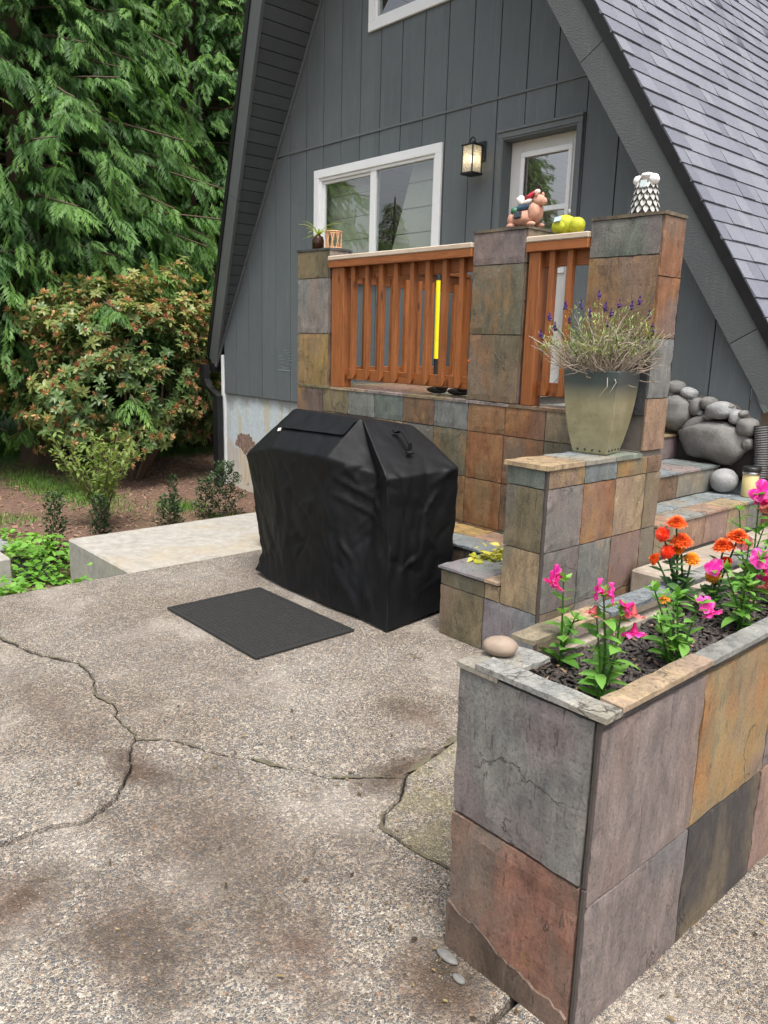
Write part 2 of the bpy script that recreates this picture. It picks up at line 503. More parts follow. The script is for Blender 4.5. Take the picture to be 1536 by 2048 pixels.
# ---- patio: exposed aggregate
def mk_aggregate(name, moss=False, worn=0.0, scl=1.0):
    m, nt, p = new_mat(name); N = NT(nt)
    geo = N.n('ShaderNodeNewGeometry'); P = geo.outputs['Position']
    wob = N.noise(P, 40, 2, .5, out=1)
    vv = N.n('ShaderNodeVectorMath', operation='MULTIPLY_ADD')
    N.link(wob, vv.inputs[0]); vv.inputs[1].default_value = (.010,) * 3; N.link(P, vv.inputs[2])
    vec = vv.outputs[0]
    def layer(s):
        d = N.vor(vec, s, 'DISTANCE_TO_EDGE')
        nd = N.n('ShaderNodeTexVoronoi', feature='F1'); N.link(vec, nd.inputs['Vector']); nd.inputs['Scale'].default_value = s
        sep = N.n('ShaderNodeSeparateColor'); N.link(nd.outputs['Color'], sep.inputs[0])
        return d, sep, nd.outputs['Distance']
    d1, s1, f1 = layer(116 * scl)
    d2, s2, f2 = layer(215 * scl)
    pick = N.ramp(s1.outputs[0], [(.0, (.10, .102, .108)), (.18, (.15, .14, .135)), (.36, (.22, .185, .15)), (.50, (.29, .235, .18)),
                                  (.60, (.13, .105, .085)), (.76, (.36, .31, .24)), (.85, (.12, .13, .14)), (.965, (.36, .22, .14))], 'CONSTANT')
    pick2 = N.ramp(s2.outputs[1], [(.0, (.12, .115, .11)), (.3, (.26, .22, .18)), (.6, (.38, .33, .27)), (.85, (.18, .16, .15))], 'CONSTANT')
    mortar = N.ramp(N.noise(P, 120, 3, .6), [(.3, (.44, .395, .32)), (.7, (.68, .62, .52))])
    m2 = N.ramp(d2, [(.05, 0), (.12, 1)])
    low = N.mix(m2, mortar, pick2)
    present = N.ramp(s1.outputs[2], [(.0, 1), (.80, 1), (.82, 0)], 'CONSTANT')
    m1 = N.math('MULTIPLY', N.ramp(d1, [(.085, 0), (.15, 1)]), present)
    c = N.mix(m1, low, pick)
    # broad wear and damp, dirt patches with a shape of their own
    n0 = N.noise(P, .9, 5, .6, .4)
    c = N.mix(N.ramp(n0, [(.36, .55), (.60, 0)]), c, N.mix(1.0, c, (.60, .51, .44), 'MULTIPLY'))
    n3 = N.noise(P, 2.3, 5, .65)
    c = N.mix(N.ramp(n3, [(.50, 0), (.70, .5)]), c, (.52, .47, .41))
    dirt = None
    if not moss:
        sepP = N.n('ShaderNodeSeparateXYZ'); N.link(P, sepP.inputs[0])
        nz = N.noise(P, 3.2, 7, .7)
        for (cx, cy, rx, ry, amt) in STAINS:
            a = N.math('DIVIDE', N.math('SUBTRACT', sepP.outputs[0], cx), rx)
            b = N.math('DIVIDE', N.math('SUBTRACT', sepP.outputs[1], cy), ry)
            rr = N.math('SQRT', N.math('ADD', N.math('MULTIPLY', a, a), N.math('MULTIPLY', b, b)))
            q = N.math('ADD', rr, N.math('MULTIPLY', N.math('SUBTRACT', nz, .54), 3.4))
            msk = N.math('MULTIPLY', N.ramp(q, [(.05, 1), (.6, .55), (1.25, 0)]), min(1.0, amt * 1.15))
            dirt = msk if dirt is None else N.math('MAXIMUM', dirt, msk)
        dcol = N.ramp(nz, [(.35, (.060, .046, .030)), (.6, (.15, .095, .068))])
        # dirt lies between the stones, the pale ones still show
        keep = N.math('MULTIPLY', m1, N.ramp(s1.outputs[1], [(.0, .25), (.62, .25), (.64, .9)], 'CONSTANT'))
        dm = N.math('MULTIPLY', dirt, N.math('SUBTRACT', 1.0, N.math('MULTIPLY', keep, .75)))
        c = N.mix(dm, c, dcol)
    else:
        nz = N.noise(P, 6, 5, .65)
        c = N.mix(N.ramp(nz, [(.40, .45), (.60, 0)]), c, (.25, .225, .10))
    N.link(c, p.inputs['Base Color'])
    p.inputs['Roughness'].default_value = .8
    p.inputs['Specular IOR Level'].default_value = .35
    dome = N.math('MULTIPLY', N.ramp(d1, [(.03, 0), (.16, .8), (.4, 1)]), present)
    dome2 = N.ramp(d2, [(.03, 0), (.2, 1)])
    h = N.math('ADD', dome, N.math('MULTIPLY', dome2, .35))
    N.link(N.bump(h, .85, .006), p.inputs['Normal'])
    MAT[name] = m
# centre x, y, radius x, y, amount  (metres)
STAINS = [(-1.40, 1.03, .26, .17, .85), (-1.86, 1.90, .10, .26, .92), (-2.12, 2.16, .24, .13, .6), (-2.50, 1.08, .20, .10, .85), (-2.06, .52, .20, .16, .95),
          (-1.95, 1.10, .55, .34, .6), (-1.74, .72, .30, .20, .75), (-1.10, 1.22, .20, .11, .85), (-3.2, 1.02, .5, .12, .45), (-1.62, .86, .2, .16, .5), (-2.9, 1.75, .5, .2, .25), (-3.6, 1.6, .6, .25, .25), (-1.6, 1.4, .3, .1, .3)]
mk_aggregate('aggregate'); mk_aggregate('aggregate_moss', True)

def mk_concrete(name, lo, hi, stain=(.45, .38, .22), amt=.3):
    m, nt, p = new_mat(name); N = NT(nt)
    v = N.coord('Object')
    a = N.noise(v, 1.5, 6, .6); b = N.noise(v, 14, 6, .7); f = N.noise(v, 90, 3, .7)
    c = N.ramp(b, [(.3, lo), (.7, hi)])
    c = N.mix(N.ramp(a, [(.5, 0), (.7, amt)]), c, stain)
    c = N.mix(N.ramp(f, [(.3, .25), (.5, 0)]), c, tuple(x * .55 for x in lo))
    N.link(c, p.inputs['Base Color']); p.inputs['Roughness'].default_value = .85
    N.link(N.bump(N.math('ADD', b, N.math('MULTIPLY', f, .4)), .3, .004), p.inputs['Normal'])
    MAT[name] = m
mk_concrete('slab_concrete', (.23, .215, .19), (.37, .355, .32), (.33, .26, .15), .6)
mk_concrete('rough_concrete', (.20, .165, .13), (.38, .335, .27), (.15, .11, .075), .4)

# foundation: flaking pale blue paint, rust runs and a bare brown patch
def mk_found():
    m, nt, p = new_mat('foundation_paint'); N = NT(nt)
    geo = N.n('ShaderNodeNewGeometry'); P = geo.outputs['Position']
    sp = N.n('ShaderNodeSeparateXYZ'); N.link(P, sp.inputs[0])
    mp = N.n('ShaderNodeMapping'); N.link(P, mp.inputs[0]); mp.inputs['Scale'].default_value = (6, 1, .7)
    st = N.noise(mp.outputs[0], 1.4, 5, .6)
    n = N.noise(P, 3.2, 6, .65); nf = N.noise(P, 18, 5, .65)
    blue = N.ramp(nf, [(.3, (.40, .47, .51)), (.7, (.54, .61, .64))])
    bare = N.ramp(st, [(.3, (.36, .33, .29)), (.55, (.55, .52, .47)), (.7, (.47, .28, .14))])
    hgt = N.math('ADD', sp.outputs[2], N.math('MULTIPLY', N.math('SUBTRACT', n, .5), .5))
    c = N.mix(N.ramp(hgt, [(.10, 0), (.22, 1)]), bare, blue)
    c = N.mix(N.math('MULTIPLY', N.ramp(st, [(.52, 0), (.6, 1)]), .55), c, (.50, .40, .16))
    c = N.mix(N.ramp(hgt, [(.62, 0), (.74, .75)]), c, (.22, .23, .22))
    # bare patch
    a = N.math('DIVIDE', N.math('ADD', sp.outputs[0], 8.93), .24); b = N.math('DIVIDE', N.math('SUBTRACT', sp.outputs[2], .16), .13)
    rr = N.math('SQRT', N.math('ADD', N.math('MULTIPLY', a, a), N.math('MULTIPLY', b, b)))
    rr = N.math('ADD', rr, N.math('MULTIPLY', N.math('SUBTRACT', N.noise(P, 9, 4, .6), .5), 1.4))
    c = N.mix(N.ramp(rr, [(.9, 1), (1.0, 0)]), c, N.ramp(nf, [(.4, (.16, .085, .06)), (.66, (.3, .24, .2))]))
    N.link(c, p.inputs['Base Color']); p.inputs['Roughness'].default_value = .8
    N.link(N.bump(nf, .3, .006), p.inputs['Normal'])
    MAT['foundation_paint'] = m
mk_found()

# ---- ground
def mk_ground():
    m, nt, p = new_mat('bark_ground'); N = NT(nt)
    geo = N.n('ShaderNodeNewGeometry'); P = geo.outputs['Position']
    a = N.noise(P, .8, 5, .6); b = N.noise(P, 16, 5, .7); f = N.vor(P, 40, 'F1')
    c = N.ramp(b, [(.3, (.075, .042, .030)), (.6, (.16, .092, .064)), (.75, (.26, .18, .13))])
    c = N.mix(N.ramp(f, [(.1, .35), (.3, 0)]), c, (.27, .19, .13))
    c = N.mix(N.ramp(a, [(.56, 0), (.68, .35)]), c, (.06, .09, .02))
    sp = N.n('ShaderNodeSeparateXYZ'); N.link(P, sp.inputs[0])
    far = N.math('ADD', sp.outputs[0], N.math('MULTIPLY', N.math('SUBTRACT', N.noise(P, .7, 4, .6), .5), 3))
    lawn = N.ramp(b, [(.3, (.05, .13, .015)), (.7, (.12, .26, .035))])
    mr = N.n('ShaderNodeMapRange'); N.link(far, mr.inputs[0])
    for i, x in enumerate((-13.0, -11.9, 1, 0)): mr.inputs[i + 1].default_value = x
    c = N.mix(mr.outputs[0], c, lawn)
    N.link(c, p.inputs['Base Color']); p.inputs['Roughness'].default_value = .95
    N.link(N.bump(N.math('ADD', b, N.math('MULTIPLY', f, -.6)), .8, .03), p.inputs['Normal'])
    MAT['bark_ground'] = m
mk_ground()
simple('soil', (.028, .024, .02), .95, var=.4, scale=25, bump=.8, bdist=.01)
simple('crack_soil', (.10, .088, .055), .95, var=.45, scale=30, bump=.8, bdist=.006)
simple('mulch', (.045, .036, .032), .7, var=.5, scale=30, bump=.4)
simple('wood_chip', (.22, .14, .09), .85, var=.5, scale=9, bump=.3)

# ---- foliage (tint attribute picks light or dark leaf)
def mk_leaf(name, dark, mid, light, trans=.35, rough=.5, noise_scale=1.2, red=None):
    m, nt, p = new_mat(name); N = NT(nt)
    out = nt.nodes['Material Output']
    at = N.n('ShaderNodeAttribute', attribute_name='tint')
    oi = N.n('ShaderNodeObjectInfo')
    n = N.noise(N.coord('Object', None, rand=True), noise_scale, 3, .6)
    t = N.math('ADD', N.math('MULTIPLY', at.outputs['Fac'], .75), N.math('MULTIPLY', n, .25))
    stops = [(.12, dark), (.5, mid), (.85, light)]
    if red: stops += [(.93, red)]
    c = N.ramp(t, stops)
    N.link(c, p.inputs['Base Color'])
    p.inputs['Roughness'].default_value = rough
    p.inputs['Specular IOR Level'].default_value = .35
    tr = N.n('ShaderNodeBsdfTranslucent'); N.link(N.mix(1.0, c, (1.3, 1.25, .7), 'MULTIPLY'), tr.inputs[0])
    mx = N.n('ShaderNodeMixShader'); mx.inputs[0].default_value = trans
    N.link(p.outputs[0], mx.inputs[1]); N.link(tr.outputs[0], mx.inputs[2]); N.link(mx.outputs[0], out.inputs['Surface'])
    MAT[name] = m
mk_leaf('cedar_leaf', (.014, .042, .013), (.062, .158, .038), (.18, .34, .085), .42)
mk_leaf('broad_tree_leaf', (.02, .05, .012), (.05, .11, .02), (.10, .19, .04), .35)
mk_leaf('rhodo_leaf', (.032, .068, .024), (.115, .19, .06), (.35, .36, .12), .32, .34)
mk_leaf('rhodo_bud', (.30, .12, .07), (.50, .26, .14), (.64, .43, .21), .3)
mk_leaf('shrub_leaf', (.09, .15, .035), (.19, .28, .07), (.34, .42, .14), .4)
mk_leaf('box_leaf', (.012, .028, .012), (.028, .06, .022), (.06, .11, .04), .2, .4)
mk_leaf('ivy_leaf', (.06, .16, .02), (.14, .33, .045), (.25, .46, .09), .35)
mk_leaf('grass_blade', (.04, .10, .015), (.10, .22, .035), (.20, .34, .07), .4)
mk_leaf('planter_leaf', (.05, .14, .02), (.13, .32, .05), (.24, .44, .10), .35, .45, 20)
mk_leaf('zinnia_leaf', (.03, .08, .025), (.06, .14, .045), (.10, .2, .06), .3, .5, 20)
mk_leaf('lavender_leaf', (.10, .14, .05), (.22, .28, .10), (.36, .42, .17), .3)
mk_leaf('strap_leaf', (.14, .22, .03), (.34, .44, .06), (.55, .58, .12), .4)
mk_leaf('fallen_leaf', (.25, .27, .03), (.48, .48, .05), (.62, .55, .12), .3)
def petal(name, a, b, c):
    mk_leaf(name, a, b, c, .4, .45, 25)
petal('magenta_petal', (.62, .012, .22), (.80, .03, .42), (.85, .22, .55))
petal('wilted_petal', (.52, .10, .12), (.66, .20, .24), (.70, .36, .30))
petal('orange_petal', (.58, .07, .012), (.78, .15, .03), (.85, .27, .06))
petal('red_petal', (.62, .03, .015), (.80, .05, .02), (.86, .16, .04))
petal('amber_petal', (.55, .16, .02), (.78, .30, .02), (.82, .42, .04))
petal('lavender_petal', (.10, .05, .22), (.17, .09, .36), (.30, .18, .50))
simple('boulder', (.135, .132, .125), .72, var=.35, scale=9, bump=.6, bdist=.007)
simple('boulder_pale', (.23, .235, .235), .7, var=.32, scale=11, bump=.8, bdist=.01)
simple('river_stone', (.24, .185, .14), .65, var=.25, scale=7, bump=.2)
simple('brick_red', (.16, .075, .055), .9, var=.3, scale=12, bump=.5)
simple('black_plastic', (.012, .012, .013), .45, var=.3, bump=.05)
simple('cream_tube', (.55, .46, .22), .5, var=.12, scale=8, bump=.1, stretch=(8, 8, .7))
simple('steel', (.5, .5, .5), .3, metal=1, bump=.05)
simple('yellow_paint', (.80, .66, .01), .35, var=.06, bump=.05)
simple('orange_plastic', (.75, .14, .02), .4, bump=.05)
simple('navy_plastic', (.03, .05, .09), .5, bump=.1)
simple('rubber_mat', (.012, .012, .0115), .8, var=.35, scale=18, bump=.3)
simple('chartreuse', (.40, .42, .012), .55, var=.35, scale=40, bump=1.0, bdist=.006)
simple('pig_paint', (.50, .26, .18), .7, var=.4, scale=30, bump=.9, bdist=.008)
simple('gnome_green', (.03, .12, .07), .5); simple('gnome_blue', (.03, .07, .12), .5)
simple('gnome_red', (.45, .03, .05), .5); simple('gnome_white', (.68, .66, .62), .6, var=.2, scale=40, bump=.5)
simple('owl_white', (.36, .36, .34), .6, var=.25, scale=30, bump=.5)
simple('solar_cell', (.03, .04, .05), .15, bump=0); simple('solar_pale', (.45, .55, .56), .15, bump=0)
simple('wicker', (.50, .27, .14), .6, var=.25, scale=20)
simple('shell_white', (.75, .76, .74), .5)
simple('pot_drain', (.02, .02, .018), .8)
mk_siding('drain_pipe', (.10, .10, .10), .6)

def mk_pot():
    m, nt, p = new_mat('pot_glaze'); N = NT(nt)
    v = N.coord('Object')
    sp = N.n('ShaderNodeSeparateXYZ'); N.link(v, sp.inputs[0])
    n = N.noise(v, 12, 5, .65); f = N.noise(v, 70, 4, .7)
    hgt = N.math('ADD', sp.outputs[2], N.math('MULTIPLY', N.math('SUBTRACT', n, .5), .03))
    mr = N.n('ShaderNodeMapRange'); N.link(hgt, mr.inputs[0])
    for i, x in enumerate((.05, .15, 0, 1)): mr.inputs[i + 1].default_value = x
    low = N.ramp(n, [(.3, (.20, .185, .105)), (.7, (.30, .275, .165))])
    low = N.mix(N.ramp(f, [(.55, 0), (.7, .5)]), low, (.13, .125, .08))
    c = N.mix(mr.outputs[0], low, (.045, .062, .060))
    N.link(c, p.inputs['Base Color']); p.inputs['Roughness'].default_value = .34
    N.link(N.bump(f, .2, .003), p.inputs['Normal'])
    MAT['pot_glaze'] = m
mk_pot()

def mk_cover():
    m, nt, p = new_mat('cover_fabric'); N = NT(nt)
    v = N.coord('Object')
    wv = N.n('ShaderNodeTexWave', bands_direction='Z'); N.link(v, wv.inputs['Vector']); wv.inputs['Scale'].default_value = 55
    wv2 = N.n('ShaderNodeTexWave', bands_direction='DIAGONAL'); N.link(v, wv2.inputs['Vector']); wv2.inputs['Scale'].default_value = 60
    n = N.noise(v, 4, 5, .6); f = N.noise(v, 120, 2, .6)
    c = N.ramp(n, [(.3, (.0025, .0028, .0038)), (.7, (.005, .0055, .007))])
    c = N.mix(N.ramp(N.noise(v, 2.5, 5, .7), [(.55, 0), (.75, .2)]), c, (.014, .014, .016))
    N.link(c, p.inputs['Base Color']); p.inputs['Roughness'].default_value = .58
    p.inputs['Specular IOR Level'].default_value = .28
    cr = N.noise(N.coord('Object', (1, 1, .6)), 9, 3, .5, .3)
    h0 = N.math('ADD', N.math('MULTIPLY', wv.outputs['Fac'], .10), N.math('MULTIPLY', f, .05))
    b0 = N.bump(h0, .6, .003)
    N.link(N.bump(cr, .22, .03, b0), p.inputs['Normal'])
    MAT['cover_fabric'] = m
mk_cover()
def mk_emit(name, col, s):
    m, nt, p = new_mat(name)
    p.inputs['Base Color'].default_value = (*col, 1)
    p.inputs['Emission Color'].default_value = (*col, 1); p.inputs['Emission Strength'].default_value = s
    MAT[name] = m
mk_emit('lamp_glow', (1.0, .82, .55), 3)
def mk_seeded():
    m, nt, p = new_mat('lantern_glass'); N = NT(nt); nt.nodes.remove(p)
    out = nt.nodes['Material Output']
    tl = N.n('ShaderNodeBsdfTranslucent'); tl.inputs[0].default_value = (.9, .88, .82, 1)
    tr = N.n('ShaderNodeBsdfTransparent'); gl = N.n('ShaderNodeBsdfGlossy'); gl.inputs['Roughness'].default_value = .1
    v = N.vor(N.coord('Object'), 60)
    m1 = N.n('ShaderNodeMixShader'); N.link(N.ramp(v, [(.2, .85), (.6, .45)]), m1.inputs[0]); N.link(tr.outputs[0], m1.inputs[1]); N.link(tl.outputs[0], m1.inputs[2])
    m2 = N.n('ShaderNodeMixShader'); m2.inputs[0].default_value = .08; N.link(m1.outputs[0], m2.inputs[1]); N.link(gl.outputs[0], m2.inputs[2])
    N.link(m2.outputs[0], out.inputs['Surface']); MAT['lantern_glass'] = m
mk_seeded()

# ================================================================== SETTING: ground, patio
GZ = -.48
def make_ground():
    xs = np.concatenate([np.linspace(-120, -20, 21)[:-1], np.linspace(-20, -5.2, 61), np.linspace(-4, 4, 5), np.linspace(10, 120, 12)])
    ys = np.concatenate([np.linspace(-120, -10, 16)[:-1], np.linspace(-10, 16, 81), np.linspace(20, 120, 12)])
    V = []; F = []
    for y in ys:
        for x in xs:
            z = GZ + .05 * mnoise.noise(Vector((x * .6, y * .6, 0))) + .015 * mnoise.noise(Vector((x * 3, y * 3, 4)))
            if x > -6.3: z = GZ
            if -90 < x < -13: z += .012 * (-13 - x)
            V.append((x, y, z))
    n = len(xs)
    for j in range(len(ys) - 1):
        for i in range(n - 1):
            F.append((j * n + i, j * n + i + 1, (j + 1) * n + i + 1, (j + 1) * n + i))
    tag(from_lists('ground', V, F, MAT['bark_ground'], smooth=True, center=False), kind='structure')
make_ground()

def jag(pts, step=.035, amp=.012, seed=0):
    """add crack-like jitter along a polyline; shared edges get the same jitter from the same pts+seed"""
    out = []
    r = random.Random(seed)
    for a, b in zip(pts[:-1], pts[1:]):
        a = Vector((*a, 0)); b = Vector((*b, 0)); L = (b - a).length; n = max(1, int(L / step))
        nrm = Vector((-(b - a).y, (b - a).x, 0)).normalized()
        for i in range(n):
            t = i / n; p = a.lerp(b, t)
            k = amp * (1.4 * mnoise.noise(p * 4 + Vector((seed, 0, 0))) + .8 * mnoise.noise(p * 17) + r.uniform(-.30, .30) + .5 * mnoise.noise(p * 45))
            if i == 0 and a is not None: k *= .3
            p += nrm * k
            out.append((p.x, p.y))
    out.append(pts[-1])
    return out

def slab_piece(name, loop, z, th, mat, parent, zf=None):
    """flat slab with vertical broken edges, ngon top"""
    n = len(loop)
    c = Vector((sum(p[0] for p in loop) / n, sum(p[1] for p in loop) / n, 0))
    area = sum(loop[i][0] * loop[(i + 1) % n][1] - loop[(i + 1) % n][0] * loop[i][1] for i in range(n))
    if area < 0: loop = loop[::-1]
    def inset(d):
        res = []
        for i in range(n):
            a = Vector((*loop[i - 1], 0)); b = Vector((*loop[i], 0)); e = Vector((*loop[(i + 1) % n], 0))
            t = (e - a)
            if t.length < 1e-9: t = Vector((1, 0, 0))
            t.normalize(); nr = Vector((-t.y, t.x, 0))
            res.append(b + nr * d)
        return res
    top = inset(.006); side = inset(.0)
    V = [(p.x, p.y, z) for p in top] + [(p.x, p.y, z - .006) for p in side] + [(p.x, p.y, z - th) for p in side]
    if zf: V = [(x, y, q + zf(x, y)) for x, y, q in V]
    F = [tuple(range(n))]
    for k in (0, 1):
        for i in range(n):
            j = (i + 1) % n
            F.append((k * n + i, (k + 1) * n + i, (k + 1) * n + j, k * n + j))
    o = from_lists(name, V, F, mat, parent)
    bm = bmesh.new(); bm.from_mesh(o.data)
    bmesh.ops.triangulate(bm, faces=[f for f in bm.faces if len(f.verts) > 4], ngon_method='EAR_CLIP')
    bm.to_mesh(o.data); bm.free()
    return o

patio = box('patio', (-4.80, 6), (-5, 3.9), (GZ - .02, -.035), MAT['soil'], None, .01)
tag(patio, kind='structure')
# patio slabs, parted by cracks
CA = [(-4.81, .92), (-4.45, 1.02), (-4.13, 1.09), (-3.93, 1.12), (-3.75, 1.18), (-3.57, 1.28), (-3.37, 1.26), (-3.16, 1.20), (-3.04, 1.23), (-2.90, 1.19), (-2.70, 1.17)]
CB = [(-2.70, 1.17), (-2.61, 1.27), (-2.45, 1.35), (-2.31, 1.44), (-2.18, 1.49), (-2.05, 1.57), (-1.94, 1.67), (-1.84, 1.80)]
CC = [(-2.70, 1.17), (-2.51, 1.06), (-2.36, .95), (-2.30, .81), (-2.34, .69), (-2.35, .57), (-2.30, .2), (-2.1, -1.0), (-2.0, -4.9)]
CD = [(-1.20, 2.60), (-1.60, 2.45), (-1.92, 2.15), (-1.84, 1.80)]
CE = [(-1.84, 1.80), (-1.75, 1.69), (-1.72, 1.59), (-1.67, 1.54), (-1.52, 1.54), (-1.39, 1.56), (-1.0, 1.60)]
jA, jB, jC, jD, jE = [jag(p, .014, am, i) for i, (p, am) in enumerate(((CA, .013), (CB, .012), (CC, .012), (CD, .006), (CE, .004)))]
def off(pl, d):
    res = []
    for i, p in enumerate(pl):
        a = Vector((*pl[max(i - 1, 0)], 0)); b = Vector((*pl[min(i + 1, len(pl) - 1)], 0)); t = (b - a).normalized()
        res.append((p[0] - t.y * d, p[1] + t.x * d))
    return res
gp = .0035
def join(*pls):
    out = list(pls[0])
    for p in pls[1:]:
        a, b = out[-1], p[0]
        out = out[:-2] + [((a[0] + b[0]) / 2, (a[1] + b[1]) / 2)] + list(p[2:])
    return out
# back slab: patio edge, back to the house side, right along the steps
slab_piece('patio_slab', join(off(jA, gp), off(jB, gp), off(jD[::-1], gp)) + [(-1.18, 2.7), (-1.18, 3.85), (-4.80, 3.85)], 0.0, .10, MAT['aggregate'], patio)
# left slab stands a little proud
slab_piece('patio_slab', join(off(jA, -gp), off(jC, -gp)) + [(-4.80, -4.9)], .0, .11, MAT['aggregate'], patio, lambda x, y: max(-.006, min(.020, .004 + .012 * (x + 3.0) + .012 * (1.0 - y))))
# front slab
slab_piece('patio_slab', join(off(jC, gp)[::-1], off(jB, -gp), off(jE, -gp)) + [(-.95, 1.2), (-.3, .9), (-.3, -4.9)], 0.0, .10, MAT['aggregate'], patio)
# mossy corner slab beside the planter
slab_piece('patio_slab', join(off(jD, .007), off(jE, .007)) + [(-1.0, 2.56)], .004, .10, MAT['aggregate_moss'], patio)
# walkway right of the planter
slab_piece('patio_slab', [(-.95, 1.6), (-.95, 3.85), (5.9, 3.85), (5.9, -4.9), (-.29, -4.9), (-.29, .9), (-.94, 1.2)], .002, .10, MAT['aggregate'], patio)
for i, (x, y, sx, sy, c) in enumerate(((-.60, 1.98, .010, .008, 'boulder'), (-1.15, 1.30, .035, .016, 'boulder'), (-1.08, 1.27, .02, .012, 'boulder'))):
    o = from_lists('pebble', *blob_data((x, y, .006), (sx, sy, .007), i), MAT[c], smooth=True)
    tag(o, ('small flat purple pebble on the concrete beside the planter', 'flat grey stone lying against the planter base', 'small stone chip wedged under the planter corner')[i], 'stone')

def ribbon(pts, w0, seed, name='crack_dirt', mat='crack_soil', z=.0035):
    r = random.Random(seed); V = []; F = []
    for i, p in enumerate(pts):
        a = Vector((*pts[max(i - 1, 0)], 0)); b = Vector((*pts[min(i + 1, len(pts) - 1)], 0)); t = (b - a).normalized(); nn = Vector((-t.y, t.x, 0))
        q = Vector((*p, 0)); k = max(.08, .25 + 1.5 * mnoise.noise(q * 7 + Vector((seed, 0, 0))) + .8 * mnoise.noise(q * 26) + r.uniform(-.2, .3))
        V += [(q.x + nn.x * w0 * k, q.y + nn.y * w0 * k, z), (q.x, q.y, z + .001), (q.x - nn.x * w0 * k * .8, q.y - nn.y * w0 * k * .8, z)]
    for i in range(len(pts) - 1):
        a = i * 3; F += [(a, a + 1, a + 4, a + 3), (a + 1, a + 2, a + 5, a + 4)]
    o = from_lists(name, V, F, MAT[mat], patio); o['kind'] = 'stuff'
ribbon(jB, .010, 2); ribbon(jA, .006, 3); ribbon(off(jE, -.004), .013, 4); ribbon(off(jD, -.004), .018, 6)
slab = box('concrete_slab', (-6.30, -4.815), (2.23, 5.5), (GZ - .1, -.10), MAT['slab_concrete'], None, .012)
tag(slab, kind='structure')

# landing of rough concrete in front of the steps
landing = box('landing', (-2.12, 1.5), (3.72, 5.5), (.0, .383), MAT['rough_concrete'], None, .012)
tag(landing, kind='structure')

# ================================================================== slate tiles
PAL = dict(grey=(.142, .145, .142), green=(.115, .132, .118), purple=(.150, .130, .128), tan=(.19, .155, .11), rust=(.175, .098, .056),
           char=(.042, .039, .041), ochre=(.18, .138, .072), olive=(.122, .108, .076), pink=(.19, .136, .108), steel=(.135, .15, .16), brown=(.128, .092, .066))
def tile(parent, p0, u, v, n, th=.012, col='grey', rust=.3, gap=.003, mat='slate', amp=.0022, name='tile', seg=5):
    """slate tile: corner p0, edge vectors u and v, outward unit normal n"""
    p0, u, v, n = map(Vector, (p0, u, v, n))
    lu, lv = u.length, v.length
    uu, vv = u / lu, v / lv
    if uu.cross(vv).dot(n) < 0:
        p0 = p0 + u; uu = -uu
    nu = max(2, min(11, int(round(lu / .036)))); nv = max(2, min(11, int(round(lv / .036))))
    sd = Vector((rnd.uniform(0, 50), rnd.uniform(0, 50), rnd.uniform(0, 50)))
    V = []; F = []
    idx = {}
    for j in range(nv + 1):
        for i in range(nu + 1):
            a = gap + (lu - 2 * gap) * i / nu; b = gap + (lv - 2 * gap) * j / nv
            ed = i in (0, nu) or j in (0, nv)
            q = Vector((a, b, 0)) * 9 + sd
            h = th + amp * (mnoise.noise(q) + .6 * mnoise.noise(q * 2.3))
            if ed:
                h -= .0012 + max(0, mnoise.noise(q * 4)) * .007
                ja = .0034 * mnoise.noise(q * 5); jb = .0034 * mnoise.noise(q * 5 + Vector((9, 9, 9)))
                if i in (0, nu): a += ja
                if j in (0, nv): b += jb
            idx[(i, j)] = len(V); V.append(p0 + uu * a + vv * b + n * h)
    for j in range(nv):
        for i in range(nu):
            F.append((idx[(i, j)], idx[(i + 1, j)], idx[(i + 1, j + 1)], idx[(i, j + 1)]))
    ring = [(i, 0) for i in range(nu)] + [(nu, j) for j in range(nv)] + [(i, nv) for i in range(nu, 0, -1)] + [(0, j) for j in range(nv, 0, -1)]
    b0 = len(V)
    for (i, j) in ring:
        V.append(p0 + uu * (gap + (lu - 2 * gap) * i / nu) + vv * (gap + (lv - 2 * gap) * j / nv) - n * .002)
    m = len(ring)
    for k in range(m):
        k2 = (k + 1) % m
        F.append((b0 + k, b0 + k2, idx[ring[k2]], idx[ring[k]]))
    o = from_lists(name, V, F, MAT[mat], parent)
    c = PAL[col] if isinstance(col, str) else col
    if col != 'char': c = tuple(q * q / (.06 + .55 * q) * .96 + .012 for q in c)
    j = rnd.uniform(.9, 1.1) * (1.4 if mat == 'slate_tread' else 1.0)  # tread and cap tiles coloured lighter to stand in for sky reflection
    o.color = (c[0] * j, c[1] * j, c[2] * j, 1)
    o['rust'] = float(rust)
    return o
MIX = ['grey', 'olive', 'purple', 'tan', 'green', 'brown', 'pink', 'olive', 'grey', 'brown']
def rc(): return rnd.choice(MIX)
def rr(): return rnd.choice([.25, .35, .5, .6, .75])

